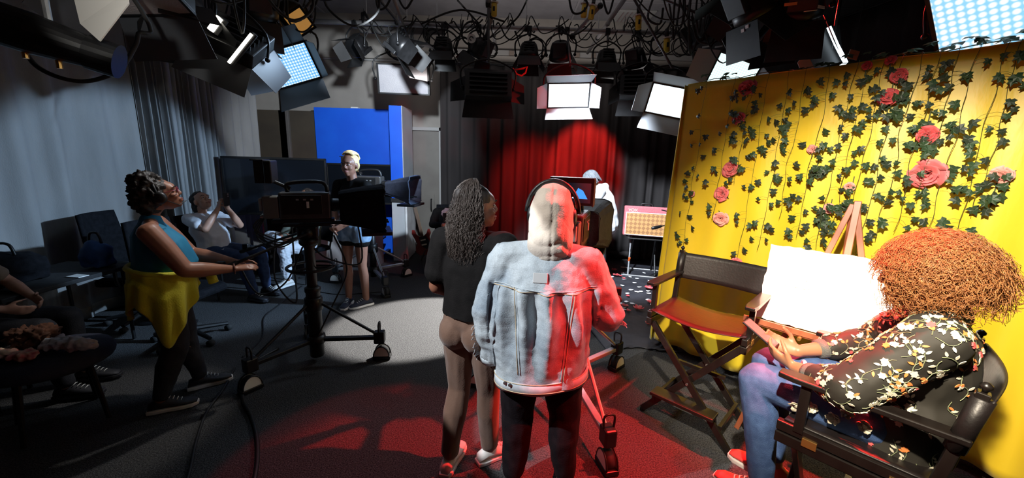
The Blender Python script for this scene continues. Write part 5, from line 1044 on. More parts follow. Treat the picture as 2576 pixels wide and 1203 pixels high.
for i, (x, lb) in enumerate(((-3.5, 'leftmost lengthwise lighting pipe above the grey curtain'), (-1.6, 'lengthwise lighting pipe above the left camera'), (-.35, 'lengthwise lighting pipe over the middle of the room'), (1.15, 'lengthwise lighting pipe over the denim jacket man'), (2.9, 'rightmost lengthwise lighting pipe over the yellow drape'))):
    pipe(lb, (x, .2, zb+.085), (x, 6.9, zb+.085))
tb_ = thing('ceiling_board', 'dark wooden board hung behind the white lighting pipe', 'board'); a, b = at(905, 66, 5.75), at(1118, 76, 5.75)
MB().box(((a.x+b.x)/2, 5.75, a.z), ((b.x-a.x), .04, .17)).build('board', mat('dark_board', (.05, .042, .04), (.065, .055, .05), 6, .7, stretch=(1, 6, 6)), tb_, bevel=.004)
for x in (a.x+.1, b.x-.1): MB().cyl((x, 5.75, a.z), (x, 5.75, ZC), .006, 6).build('hanger_rod', steel, tb_)
vt_ = thing('ceiling_vent', 'white slatted air vent in the ceiling above the stage', 'vent'); q = gp(1592, 42, ZC-.02)
MB().box((q.x, q.y, ZC-.012), (.62, .5, .024)).build('frame', trimm, vt_, bevel=.006)
for k in range(7): MB().box((q.x-.2+.066*k, q.y, ZC-.035), (.012, .40, .03), MX.Rotation(.5, 3, 'Y')).build('slat', mat('vent_red', (.25, .18, .18), None, 5, .5), vt_)
# fixtures
def ledmat(name, c1, c2, st, sc):
    m = bpy.data.materials.new(name); m.use_nodes = True; nt = m.node_tree; b = nt.nodes['Principled BSDF']; tc = nt.nodes.new('ShaderNodeTexCoord'); vo = nt.nodes.new('ShaderNodeTexVoronoi'); vo.inputs['Scale'].default_value = sc; vo.inputs['Randomness'].default_value = 0
    mp = nt.nodes.new('ShaderNodeMapping'); mp.inputs['Scale'].default_value = (.001, 1, 1); r = nt.nodes.new('ShaderNodeValToRGB'); r.color_ramp.elements[0].color = (*c1, 1); r.color_ramp.elements[1].color = (*c2, 1); r.color_ramp.elements[0].position = .22; r.color_ramp.elements[1].position = .5
    nt.links.new(tc.outputs['Object'], mp.inputs[0]); nt.links.new(mp.outputs[0], vo.inputs['Vector']); nt.links.new(vo.outputs['Distance'], r.inputs[0]); nt.links.new(r.outputs[0], b.inputs['Emission Color']); b.inputs['Emission Strength'].default_value = st; b.inputs['Base Color'].default_value = (.3, .3, .3, 1); return m
LEDC = ledmat('led_cool', (1, 1, 1), (.55, .80, .95), 2.2, 38); LEDB = ledmat('led_blue', (.75, .92, 1), (.10, .42, .85), 1.15, 40); LEDX = ledmat('led_big', (1, 1, 1), (.25, .6, .85), 1.2, 26)
LEDO = mat('led_off', (.30, .29, .31), (.36, .34, .35), 3, .5, 0, .4, 90); LEDR = ledmat('led_stripe', (.9, 1, .98), (.55, .78, .78), 1.4, 46)
def xf(mb, R): mb.v = [tuple(R @ V(p)) for p in mb.v]; return mb
pole_m = mat('pole_grey', (.10, .10, .105), None, 5, .4, .6)
def hang(t, loc, top, R, w, ztop=None):
    zt = (ztop if ztop else PZ)-loc.z; y = R @ V((0, w/2+.03, 0)); y2 = R @ V((0, -w/2-.03, 0)); u = V((0, 0, top))
    MB().tube(smoothpts([y, y+u*.7, u+V((0, 0, .02)), y2+u*.7, y2], 5), .010, 8).build('yoke', black, t, True)
    for p in (y, y2): MB().ell(p, (.02, .02, .02)).build('yoke_knob', black, t, True)
    p0 = loc+V((0, 0, top)); cand = [V((loc.x, yy, zz)) for yy, zz in ((5.5, zb), (3.4, 3.5), (1.6, 3.46))]+[V((xx, loc.y, zb+.085)) for xx in (-3.5, -1.6, -.35, 1.15, 2.9)]
    cand.sort(key=lambda q: (q-p0).length); q = cand[0]-loc; u0 = V((0, 0, top))
    MB().cyl(u0, q, .014, 8).build('hanging_pole', pole_m, t)
    MB().box(q-V((0, 0, .01)), (.06, .07, .08)).build('pipe_clamp', black, t, bevel=.006)
def doors(t, R, x, w, h, spec, m, L=.2):
    for sd, ang in spec.items():
        if ang is None: continue
        a = math.radians(ang); mb = MB(); ww, hh = (w, h)
        if sd in 'TB':
            q = 1 if sd == 'T' else -1; d = V((math.cos(a), 0, q*math.sin(a))); p = [V((x, -w/2, q*h/2)), V((x, w/2, q*h/2)), V((x, w/2*1.12, q*h/2))+d*L, V((x, -w/2*1.12, q*h/2))+d*L]
        else:
            q = 1 if sd == 'L' else -1; d = V((math.cos(a), q*math.sin(a), 0)); p = [V((x, q*w/2, -h/2)), V((x, q*w/2, h/2)), V((x, q*w/2, h/2*.8))+d*L, V((x, q*w/2, -h/2*.8))+d*L]
        o = xf(MB().add(p, [(0, 1, 2, 3)]), R).build('barn_door', m, t, solid=.003)
def Rdir(d, roll=0):
    f = V(d).normalized(); y = V((0, 0, 1)).cross(f); y = y.normalized() if y.length > 1e-4 else V((0, 1, 0)); return MX((f, y, f.cross(y))).transposed() @ MX.Rotation(roll, 3, 'X')
def led(label, loc, aim, w, h, face_m, spec, doorm=None, roll=0, L=.2, top=.28, amb=False, ztop=None):
    t = thing('led_panel_light', label, 'studio light', loc); R = Rdir(aim, roll)
    xf(MB().box((-.05, 0, 0), (.10, w, h)), R).build('housing', black, t, bevel=.008)
    for k in range(5): xf(MB().box((-.115, 0, -h*.36+h*.18*k), (.03, w*.8, .012)), R).build('heat_fin', black, t)
    f_ = MB().box((0, 0, 0), (.006, w*.93, h*.9)).build('diffuser', face_m, t); f_.matrix_local = MX.Translation(R @ V((.006, 0, 0))) @ R.to_4x4()
    for (c, d) in (((.006, 0, h*.475), (.02, w, h*.05)), ((.006, 0, -h*.475), (.02, w, h*.05)), ((.006, w*.4825, 0), (.02, w*.035, h)), ((.006, -w*.4825, 0), (.02, w*.035, h))): xf(MB().box(c, d), R).build('bezel', black, t)
    doors(t, R, .012, w, h, spec, doorm or black, L); hang(t, V(loc), top, R, w, ztop); return t
def fresnel(label, loc, aim, r=.085, lensm=None, top=.24, spec=None, doorm=None, ztop=None, L=.13):
    t = thing('fresnel_light', label, 'studio light', loc); R = Rdir(aim); r *= 1.15; L *= 1.15; M4 = R.to_4x4() @ MX.Rotation(PI/2, 4, 'Y')
    MB().lathe([(r*.55, -.16), (r*.8, -.14), (r*.95, -.08), (r, -.02), (r*1.08, 0), (r*1.08, .05), (r*.98, .055)], 18, M4).build('housing', black, t, True)
    MB().lathe([(0, .04), (r*.5, .052), (r*.9, .046), (r*.92, .04)], 18, M4).build('lens', lensm or mat('lens_glass', (.10, .11, .12), None, 5, .08), t, True)
    xf(MB().box((-.10, 0, -r*.95), (.18, r*1.2, .05)), R).build('ballast_box', black, t, bevel=.006)
    for k in range(4): xf(MB().box((-.12+.03*k, 0, r*.95), (.010, r*1.1, .02)), R).build('vent_fin', black, t)
    doors(t, R, .055, r*2.1, r*2.1, spec or {'T': 25, 'B': 20, 'L': 30, 'R': 30}, doorm or black, L); hang(t, V(loc), top, R, r*2.2, ztop)
    cb = MB().tube(smoothpts([R @ V((-.16, 0, 0)), R @ V((-.24, .03, 0))+V((0, 0, .08)), V((.06, .05, top+.05)), V((.12, .02, top+.16))], 5), .007, 6).build('power_lead', rubber, t, True); return t
pz = zb
fresnel('black fresnel light hanging above the blue set wall', at(895, 118, 5.5), (-.3, -.6, -.55), .10, ztop=pz)
fresnel('black fresnel with pale lit barn door above the switched off led panel', at(1015, 118, 4.9), (.75, -.1, -.62), .10, None, .2, {'T': 25, 'B': 20, 'L': 25, 'R': 25}, None, zb+.085, .2)
xd = at(1048, 150, 4.85)
fresnel('black fresnel left of the black curtain top', at(1115, 128, 5.45), (0, -.15, -1), .11, ztop=pz)
fresnel('black fresnel with white dial tag above the curtain', at(1203, 132, 5.4), (-.4, .3, -.8), .11, ztop=pz)
fresnel('twin bolted fresnel right of the dial tag fixture', at(1330, 140, 5.45), (0, -.15, -1), .11, ztop=pz)
fresnel('black fresnel above the lit led panel', at(1410, 138, 5.4), (.1, .5, -.8), .12, ztop=pz)
fresnel('black fresnel right of the lit led panel', at(1525, 158, 5.45), (0, -.2, -1), .11, ztop=pz)
fresnel('low black fresnel at the right end of the back pipe', at(1600, 155, 5.4), (.3, .4, -.8), .11, ztop=pz)
led('switched off white led panel hanging left of the black curtain', at(1015, 200, 5.8), (.06, -.93, -.12), .72, .40, LEDO, {}, top=.36, ztop=pz)
led('dark led panel with closed barn doors at the left of the red spot', at(1228, 222, 4.9), (-.1, .9, -.4), .55, .32, LEDO, {'T': 60, 'B': 70, 'L': 60, 'R': 60}, top=.3, ztop=pz)
led('lit led panel glowing white above the red backdrop', at(1430, 240, 5.0), (.02, -.92, -.38), .52, .30, LEDC, {'T': 40, 'B': 35, 'L': 35, 'R': 50}, mat('door_grey', (.30, .31, .33), None, 5, .45), .05, .17, top=.34, ztop=pz)
led('dark led panel between the two lit panels', at(1610, 225, 5.2), (.2, .85, -.45), .5, .30, LEDO, {'T': 40, 'B': 40, 'L': 40, 'R': 40}, top=.3, ztop=pz)
led('lit led panel tilted beside the top corner of the yellow drape', at(1682, 254, 4.5), (-.30, -.85, -.42), .44, .34, LEDC, {'T': 45, 'B': 55, 'L': 50, 'R': 50}, mat('door_grey', (.30, .31, .33), None, 5, .45), -.22, .18, top=.34)
led('striped led panel with red lit doors over the drape corner', at(1842, 190, 4.0), (-.62, -.62, -.40), .40, .34, LEDR, {'B': 60, 'L': 55, 'R': 75}, mat('door_grey', (.30, .31, .33), None, 5, .45), -.5, .2, top=.3)
led('large bright led panel in the top right corner', at(2530, 35, 2.35), (-.55, -.45, -.62), .56, .5, LEDX, {'L': 40, 'B': 60}, None, .2, .28, top=.36)
led('blue glowing led panel with open doors above the seated people', at(735, 165, 3.95), (.25, -.85, -.30), .42, .34, LEDB, {'B': 40, 'T': 35, 'L': 25, 'R': 60}, mat('door_dark', (.05, .055, .065), None, 5, .5), .35, .25, top=.3, ztop=3.5)
led('bright slotted led fixture pointing away above the grey curtain', at(588, 112, 3.25), (-.35, .35, -.55), .42, .40, LEDC, {'T': 50, 'B': 45, 'L': 50, 'R': 50}, mat('door_dark', (.05, .055, .065), None, 5, .5), .6, .22, top=.28, ztop=3.5)
glow = mat('lamp_tube', (.8, .8, .75), None, 5, .4, emit=(1, .95, .82), es=6)
t_ = thing('tube_lamp', 'bright white tube lamp on the slotted fixture at upper left', 'lamp tube', at(604, 122, 3.02))
d_ = (at(635, 85, 3.02)-at(578, 157, 3.02)); MB().tube([-d_*.5, d_*.5], .011, 10).build('tube', glow, t_, True); MB().tube([-d_*.54+V((0, .03, 0)), d_*.54+V((0, .03, 0))], .02, 8).build('holder', black, t_)
eg = thing('painted_door_edge', 'L shaped barn door edge, painted glowing as if lit by its panel, above the yellow drape at upper right', 'studio light', at(2105, 120, 3.15)); l0 = at(2105, 120, 3.15); gedge = mat('painted_edge_glow', (.5, .6, .7), None, 5, .4, emit=(.75, .9, 1), es=5)  # emission paints in the led light caught by the door's inner face
for a_, b_2 in (((2085, 68), (2104, 112)), ((2104, 112), (2128, 158))): MB().bar(at(*a_, 3.15)-l0, at(*b_2, 3.15)-l0, .03, .012).build('painted_lit_edge', gedge, eg)
MB().bar(at(2128, 158, 3.15)-l0, at(2092, 180, 3.15)-l0, .03, .012).build('painted_lit_edge', gedge, eg)
MB().add([at(*q_)-l0 for q_ in ((2006, 158, 3.12), (2027, 128, 3.1), (2052, 178, 3.1), (2086, 178, 3.12), (2080, 192, 3.12), (2022, 197, 3.12))], [(0, 1, 2, 3, 4, 5)]).build('barn_door', mat('door_pale', (.5, .58, .66), None, 5, .5), eg, solid=.004)
MB().prism([(0, 0), (.22, .05), (.3, -.2), (.06, -.28)], .04, MX.Translation((-.2, .06, .12)) @ MX.Rotation(PI/2, 4, 'X')).build('housing', black, eg)
MB().cyl((0, .05, 0), (0, .05, 3.5-l0.z), .012, 8).build('hanging_pole', black, eg)
t_ = thing('tube_lamp', 'short bright lamp above the slotted fixture at upper left', 'lamp tube', at(541, 60, 3.0)); d_ = (at(553, 45, 3.0)-at(530, 76, 3.0)); MB().tube([-d_*.5, d_*.5], .022, 10).build('tube', glow, t_, True); MB().tube([-d_*.56+V((0, .04, 0)), d_*.56+V((0, .04, 0))], .03, 8).build('holder', black, t_)
fresnel('spotlight with amber gel at upper left', at(735, 35, 4.0), (.30, -.8, -.5), .10, None, .2, {'L': 15}, None, 3.5)
ag = thing('gel_frame', 'square amber gel frame on the upper left spotlight', 'gel frame', at(752, 56, 3.85)); Rg = Rdir((.25, -.9, -.35), .6)
xf(MB().box((0, 0, 0), (.006, .17, .17)), Rg).build('gel', mat('amber_gel', (.75, .36, .08), None, 5, .4, emit=(.8, .4, .1), es=.35), ag)
for (c, d) in (((0, 0, .095), (.012, .21, .02)), ((0, 0, -.095), (.012, .21, .02)), ((0, .095, 0), (.012, .02, .21)), ((0, -.095, 0), (.012, .02, .21))): xf(MB().box(c, d), Rg).build('frame', black, ag)
led('large fixture with broad white barn door in the top left corner', at(330, -25, 2.55), (.15, -.3, -.9), .45, .42, LEDO, {'B': 40, 'R': 40}, mat('door_dark', (.05, .055, .065), None, 5, .5), .3, .26, top=.28)
wd = thing('reflector_flap', 'broad white reflector flap lit up in the top left corner', 'reflector', at(250, 30, 2.15))
pp = [at(186, -10, 2.2), at(320, -20, 2.12), at(324, 10, 2.1), at(252, 104, 2.12), at(203, 60, 2.18)]; wl = at(250, 30, 2.15)
MB().add([p-wl for p in pp], [(0, 1, 2, 3, 4)]).build('flap', mat('reflector_white', (.66, .64, .60), None, 5, .5), wd, solid=.006)
MB().cyl(pp[0]-wl, V((0, .1, 3.4-wl.z)), .01, 8).build('hanging_rod', black, wd)
sn = thing('long_snoot_light', 'long black tubular spotlight across the top left corner', 'studio light', at(130, 95, 2.1)); a, b = at(-60, 40, 2.0), at(282, 150, 2.2); l0 = at(130, 95, 2.1)
MB().tube([a-l0, (a*.6+b*.4)-l0, (a*.3+b*.7)-l0, b-l0], [.10, .10, .085, .07], 24).build('barrel', black, sn)
MB().tube([b-l0-(b-a).normalized()*.09, b-l0+(b-a).normalized()*.03], .088, 24).build('lens_barrel', black, sn)
for k in (.3, .55): p = a.lerp(b, k)-l0; MB().cyl(p-V((0, 0, .09)), p-V((0, 0, .13)), .012, 8).build('knob', brass, sn)
MB().cyl(V((0, 0, .05)), V((0, 0, 3.46-l0.z)), .016, 8).build('hanging_pole', steel, sn)
for i, (x, y, Y, d, lb) in enumerate(((1770, 95, 4.4, (.5, -.2, -.8), 'black fresnel right of the yellow tagged plug over the stage'), (1865, 5, 3.6, (-.5, .2, -.8), 'black fresnel in the dark cluster at upper right'), (1950, 40, 3.2, (-.4, -.3, -.8), 'dark fresnel with amber slit at upper right'), (2010, 20, 2.9, (.2, .4, -.8), 'dark fresnel with white stickers near the top right'), (1900, 20, 3.0, (.5, .1, -.8), 'topmost dark fresnel at upper right'), (460, 30, 3.0, (.3, -.3, -.8), 'black fresnel at the top left behind the lamp tube'), (650, 20, 3.6, (-.3, .4, -.8), 'black fresnel between amber gel and slotted fixture'))):
    fresnel(lb, at(x, y, Y), d, .12, None, .2, None, None, 3.5, .2)
ad = thing('black_flag', 'large black diamond shaped flag hanging at upper right', 'flag', at(1930, 60, 3.3)); l0 = at(1930, 60, 3.3)
MB().add([at(*p)-l0 for p in ((1880, 35, 3.35), (1960, 28, 3.25), (1975, 70, 3.2), (1945, 130, 3.25), (1895, 75, 3.35))], [(0, 1, 2, 3, 4)]).build('panel', blackm, ad, solid=.01); MB().cyl((0, 0, 0), (0, 0, 3.5-l0.z), .01, 8).build('rod', black, ad)
for i, (x, y, Y, ang) in enumerate(((1880, 67, 3.2, .1), (1869, 77, 3.2, .1), (1808, 118, 3.6, 1.2), (1776, 118, 3.7, 1.2), (2039, 26, 2.7, .8), (2063, 18, 2.7, .8), (1989, 10, 2.7, .8))):
    dg = bpy.context.evaluated_depsgraph_get(); rd = ray(x, y).normalized(); ok_, hl, hn, _i, ho, _m = S.ray_cast(dg, V((0, 0, CAMH)), rd)
    if not ok_ or hl.y > 5 or ho.name.startswith(('ceiling', 'wall', 'cloth', 'trim')): continue
    if hn.dot(rd) > 0: hn = -hn
    sx = hn.cross(V((0, 0, 1))); sx = sx.normalized() if sx.length > .05 else V((1, 0, 0)); sy = hn.cross(sx)
    o = MB().box((0, 0, 0), (.028 if i < 2 else .07, .022 if i < 2 else .018, .003)).build('sticker', whitep if i != 6 else mat('amber_sticker', (.6, .3, .1), None, 5, .5)); o.matrix_world = MX.Translation(hl+hn*.0025) @ MX((sx, sy, hn)).transposed().to_4x4(); tag(o, 'small pale sticker on the dark fixtures at upper right', 'sticker', 'stickers on fixtures')
cdp = thing('orange_card', 'small tan card hanging beside the painted barn door edge above the drape', 'card', at(2147, 138, 3.0)); MB().box((0, 0, 0), (.07, .004, .06), MX.Rotation(.2, 3, 'Y')).build('card', mat('tan_card', (.5, .34, .26), None, 5, .6), cdp); MB().cyl((0, 0, .03), (0, 0, 3.5-cdp.location.z), .002, 5).build('string', black, cdp)
dl = thing('dial_tag', 'round white tag with black hook mark on a back fresnel', 'tag', at(1186, 97, 5.25)); MB().lathe([(.055, -.004), (.055, .004)], 20, MX.Rotation(PI/2, 4, 'X')).build('disc', whitep, dl); MB().tube([(.022*math.cos(t), -.006, .022*math.sin(t)) for t in [k*.4 for k in range(13)]], .006, 6).build('mark', blackm, dl); MB().cyl((0, 0, .05), (-.02, .2, .3), .004, 5).build('cord', black, dl)
# red gel lamp
fresnel('fresnel glowing red behind the top of the yellow drape', at(1850, 150, 4.3), (-.3, -.55, -.75), .10, mat('red_lens', (.5, .02, .02), None, 5, .2, emit=(1, .05, .03), es=3), .2, {'T': 30, 'R': 30}, None, 3.5)
for i, (x, y, px2, py2, Y, lb) in enumerate(((1838, 128, 1858, 140, 4.1, 'short red glowing indicator tube right of the dark cluster'),)):
    t_ = thing('red_lamp', lb, 'lamp tube', at(x, y, Y)); MB().tube([(0, 0, 0), at(px2, py2, Y)-at(x, y, Y)], .014, 8).build('tube', mat('red_glow', (.4, .02, .02), None, 5, .4, emit=(1, .06, .03), es=4), t_, True); MB().cyl((0, 0, .01), (0, 0, 3.5-t_.location.z), .006, 6).build('rod', black, t_)
ro = thing('red_cable_loop', 'loop of red cable hanging below the back fresnels', 'cable', at(1308, 180, 5.2)); l0 = at(1308, 180, 5.2)
MB().tube([at(*p)-l0 for p in ((1290, 172, 5.2), (1300, 187, 5.2), (1312, 191, 5.2), (1322, 183, 5.2), (1326, 168, 5.2), (1318, 172, 5.2), (1292, 176, 5.2))], .012, 6).build('loop', mat('red_cable', (.6, .03, .02), None, 5, .5), ro, True)
# yellow tagged plugs on cables
ytag = mat('yellow_tag', (.72, .50, .05), None, 5, .5)
for x, y, Y, lb in ((1243, 22, 5.0, 'yellow tagged plug hanging at top centre'), (1470, 25, 5.0, 'left of two close yellow tagged plugs'), (1489, 30, 5.0, 'right of two close yellow tagged plugs'), (1606, 55, 4.8, 'yellow tag hanging beneath the ceiling vent'), (1677, 112, 4.7, 'large yellow and white tagged plug near the drape')):
    t_ = thing('tagged_plug', lb, 'plug', at(x, y, Y)); tl = random.uniform(-.12, .12); R = MX.Rotation(tl, 4, 'Y')
    MB().lathe([(.028, -.08), (.034, -.07), (.034, .05), (.028, .06)], 14, R).build('tag_sleeve', ytag, t_, True); MB().lathe([(.05, .062), (.05, .07)], 16, R).build('collar', whitep, t_); MB().lathe([(.022, .07), (.022, .16)], 12, R).build('plug_body', black, t_, True)
    MB().tube(smoothpts([R @ V((0, 0, .15)), V((.03, .02, .26)), V((.0, .06, ZC-.7-t_.location.z if False else .45))], 5), .010, 6).build('lead', rubber, t_, True)
    MB().box(R @ V((.0, -.035, -.01)), (.022, .003, .05)).build('print', blackm, t_)
# cables
rnd = random.Random(31); cabm = rubber
def cable(label, pts, r=.007, grp='cables tangled on the lighting grid', m=cabm):
    a = V(pts[0]); t = MB().tube([V(p)-a for p in smoothpts(pts, 6)], r, 6).build('power_cable', m, None, True); t.location = a; return tag(t, label, 'cable', grp)
for i in range(46):       # loose swags between clamps on the back pipe
    x0 = rnd.uniform(-2.2, 3.0); x1 = x0+rnd.uniform(.2, .9); y0, y1 = 5.5+rnd.uniform(-.05, .05), 5.5+rnd.uniform(-.3, .1); sag = rnd.uniform(.08, .38); up_ = rnd.uniform(.0, .16)
    cable('black cable swag on the back lighting pipe '+('above the blue set wall' if x0 < -1.5 else 'by the pale lit barn door' if x0 < -.9 else 'by the white dial tag' if x0 < -.2 else 'left of the lit led panel' if x0 < .4 else 'above the lit led panel' if x0 < 1.1 else 'right of the lit led panel' if x0 < 1.9 else 'near the yellow drape'), [(x0, y0, zb+.03+up_*.3), (x0+.04, y0-.05, zb+up_), (x0*.7+x1*.3, (y0+y1)/2, zb-sag*.7), ((x0+x1)/2, (y0+y1)/2-.04, zb-sag), (x0*.25+x1*.75, y1, zb-sag*.6), (x1, y1, zb+.04)], rnd.choice((.006, .007, .009)))
for i in range(12):       # coils
    cx = rnd.uniform(-1.9, 2.6); cy = 5.42+rnd.uniform(-.1, .1); cz = zb-rnd.uniform(.08, .3); rr = rnd.uniform(.07, .13); ph = rnd.uniform(0, 6)
    cable('coil of black cable hanging from the back pipe '+('above the blue set wall' if cx < -1.2 else 'near the white dial tag' if cx < -.1 else 'near the lit led panel' if cx < 1.2 else 'toward the yellow drape'), [(cx+rr*math.cos(a+ph)*(1+.1*math.sin(a*1.3)), cy+.02*math.sin(a*.7)+.004*k, cz+rr*1.15*math.sin(a+ph)) for k, a in enumerate([j*.7 for j in range(int(9*rnd.uniform(2, 4)))])], .007)
for i in range(34):       # swags in the dark cluster at upper right
    x = rnd.uniform(1690, 1960); y = rnd.uniform(-20, 90); Y = rnd.uniform(3.4, 4.8); p = at(x, y, Y); q = p+V((rnd.uniform(-.5, .5), rnd.uniform(-.2, .2), rnd.uniform(-.1, .25))); m_ = (p+q)/2-V((0, 0, rnd.uniform(.08, .35)))
    cable('black cable dangling in the dark cluster at upper right', [p+V((0, 0, .2)), p, m_, q, q+V((0, 0, .25))], rnd.choice((.006, .008, .01)))
for i in range(16):
    x = rnd.uniform(430, 830); y = rnd.uniform(-20, 60); Y = rnd.uniform(3.0, 4.2); p = at(x, y, Y); q = p+V((rnd.uniform(-.5, .5), rnd.uniform(-.2, .2), rnd.uniform(0, .2))); m_ = (p+q)/2-V((0, 0, rnd.uniform(.05, .25)))
    cable('black cable dangling between the upper left fixtures', [p+V((0, 0, .2)), p, m_, q, q+V((0, 0, .25))], rnd.choice((.006, .008, .01)))
for k, (pts, lb) in enumerate((([(945, -10, 4.6), (952, 22, 4.6), (970, 18, 4.6), (985, -10, 4.6)], 'thick cable loop dropping from the top edge above the blue wall'), ([(1000, -10, 4.5), (1020, 22, 4.5), (1042, -10, 4.5)], 'second thick cable loop at the top edge'), ([(1430, -15, 4.4), (1440, 30, 4.4), (1462, 32, 4.4), (1478, 10, 4.4), (1460, -15, 4.4)], 'bundle of thick cable coiled at the top centre'), ([(1515, -10, 4.4), (1530, 35, 4.4), (1545, -10, 4.4)], 'cable loop left of the ceiling vent'), ([(1150, 0, 5.2), (1205, 60, 5.3)], 'thin cable slanting to the back pipe'), ([(1330, -10, 5.0), (1305, 40, 5.2), (1275, 68, 5.4)], 'cable slanting down from the top centre'), ([(1720, -10, 4.2), (1716, 60, 4.4), (1690, 95, 4.6)], 'cable dropping to the large yellow plug'), ([(1645, -10, 4.2), (1630, 45, 4.4), (1660, 60, 4.4), (1668, 20, 4.4)], 'thick black cable coil right of the vent'), ([(1060, 60, 5.0), (1160, 25, 5.0), (1270, 55, 5.2)], 'long thin cable over the board'), ([(1740, 40, 4.0), (1755, 100, 4.0), (1790, 108, 4.0), (1800, 70, 4.0)], 'thick cable curve in front of the upper right cluster'))):
    cable(lb, [at(*p) for p in pts], .011)
cable('long black cable sagging below the tubular spotlight at upper left', [at(30, 20, 2.3), at(40, 70, 2.3), at(55, 110, 2.3), at(90, 165, 2.3), at(160, 198, 2.3), at(230, 203, 2.35), at(300, 175, 2.4), at(338, 120, 2.45), at(348, 85, 2.45), at(352, 20, 2.45), V((at(352, 20, 2.45).x, 1.62, 3.45))], .012)
# slanted grey arms (drop poles) hung from the grid
for a, b, lb in (((985, -20, 4.9), (1015, 70, 5.2), 'grey drop arm above the pale lit fresnel'), ((1238, 40, 5.2), (1222, 95, 5.45), 'grey clamp arm below the top yellow plug'), ((1510, 15, 5.0), (1440, 92, 5.4), 'grey slanted arm right of centre on the back pipe')):
    p, q = at(*a), at(*b); t_ = thing('drop_arm', lb, 'arm', p); MB().cyl((0, 0, 0), q-p, .022, 12).build('tube', pipem, t_, True); MB().ell(q-p, (.04, .04, .04)).build('joint', black, t_, True); MB().ell((0, 0, 0), (.035, .035, .035)).build('joint', black, t_, True)
# power strips with wing nuts on the pipe
for i in range(11):
    x = -2.0+.42*i; t_ = thing('pipe_stud', 'thin upright cable tie standing on the back lighting pipe', 'cable tie', (x, 5.47, zb+.03), group='cable ties on the pipe'); MB().cyl((0, 0, 0), (.01, 0, rnd.uniform(.08, .16)), .003, 5).build('tail', black, t_); MB().box((0, 0, 0), (.012, .07, .075)).build('band', black, t_)
# ------------------------------------------------------------ floor cables
fcab = mat('floor_cable', (.008, .008, .009), None, 5, .5)
def fcable(label, pix, r=.009): cable(label, [gp(x, y)+V((0, 0, r*.95)) for x, y in pix], r, 'cables on the floor', fcab)
fcable('thick black cable running over the carpet from the left pedestal to the front', [(700, 880), (640, 915), (612, 960), (612, 1010), (632, 1050), (646, 1100), (648, 1160), (640, 1215)], .012)
fcable('thin black cable trailing over the carpet at the front left', [(590, 930), (560, 985), (520, 1040), (495, 1110), (480, 1180), (470, 1215)], .009)
fcable('thin cable curving over the carpet behind the left pedestal', [(760, 720), (700, 770), (665, 800), (660, 850), (610, 900)], .006)
fcable('thin cable on the carpet left of the denim shorts woman', [(960, 735), (900, 740), (850, 742), (800, 735)], .006)
fcable('black cable lying between the two standing people in front', [(1290, 1130), (1286, 1170), (1290, 1210)], .008)
for k, pts in enumerate(([(-1.9, 3.3, 1.15), (-1.85, 3.2, .8), (-1.75, 3.0, .55), (-1.9, 3.0, .75), (-1.95, 3.15, 1.1)], [(-1.45, 3.1, 1.1), (-1.38, 3.15, .8), (-1.5, 3.12, .5), (-1.6, 3.02, .25)], [(-2.15, 2.95, .9), (-2.05, 3.0, .62), (-1.85, 3.05, .7), (-1.7, 3.08, 1.0)], [(-1.3, 3.22, 1.2), (-1.28, 3.2, .85), (-1.5, 3.1, .9), (-1.61, 3.07, 1.0)])):
    cable(['black cable loop hanging left of the pedestal column', 'black cable hanging down the pedestal column', 'control cable drooping from the pan bars', 'cable looped under the left prompter hood'][k], pts, .007, 'camera cables')
# ------------------------------------------------------------ dark clutter at the left
nav = mat('navy_upholstery', (.018, .022, .042), (.026, .03, .052), 12, .85, 0, .3, 120)
def armchair(label, loc, rz, m):
    t = thing('upholstered_chair', label, 'chair', loc, rz); 
    MB().lathe([(.0, .40), (.24, .40), (.285, .42), (.295, .45), (.28, .485), (.2, .50), (0, .505)], 24).build('seat', m, t, True)
    MB().grid(lambda u, v: V((.27*math.sin((u-.5)*2.0)*(1-.15*v), -.10-.20*math.cos((u-.5)*2.0)-.07*v, .52+.36*v*(1-.25*(2*u-1)**4))), 14, 8).build('backrest', m, t, True, solid=.06)
    for a in (45, 135, 225, 315): MB().tube([(.2*math.cos(math.radians(a)), .2*math.sin(math.radians(a)), .42), (.25*math.cos(math.radians(a)), .25*math.sin(math.radians(a)), .01)], .014, 8).build('leg', black, t)
    for q in (-.13, .13): MB().tube([(q, -.22, .44), (q, -.29, .56)], .012, 8).build('back_bracket', black, t)
q = gp(150, 905, .47); ac = V((q.x-.12, q.y+.05, 0)); armchair('navy upholstered chair heaped with clothes at the left edge', ac, math.radians(-35), nav)
mb = MB(); [mb.ell((rnd.uniform(-.10, .10), rnd.uniform(-.05, .05), rnd.uniform(0, .05)), (.08, .06, .05)) for _ in range(6)]
o = blob(mb, 'fur_bag', mat('brown_fur', (.07, .028, .015), (.13, .05, .025), 40, .9), None, .008, 1, wr(.03, 40, 40)); o.location = (ac.x-.10, ac.y+.02, .555); tag(o, 'brown furry bundle on the navy chair', 'fur bundle')
mb = MB(); [mb.ell((rnd.uniform(-.12, .12), rnd.uniform(-.05, .05), rnd.uniform(0, .035)), (.06, .05, .03)) for _ in range(7)]
o = blob(mb, 'white_cloth', mat('white_linen', (.6, .6, .63), (.66, .66, .68), 10, .85), None, .007, 2, wr(.02, 26, 26)); o.location = (ac.x+.14, ac.y+.03, .535); tag(o, 'crumpled white cloth on the navy chair', 'cloth')
mb = MB(); [mb.ell((rnd.uniform(-.12, .1), rnd.uniform(-.03, .03), rnd.uniform(0, .02)), (.06, .045, .025)) for _ in range(6)]
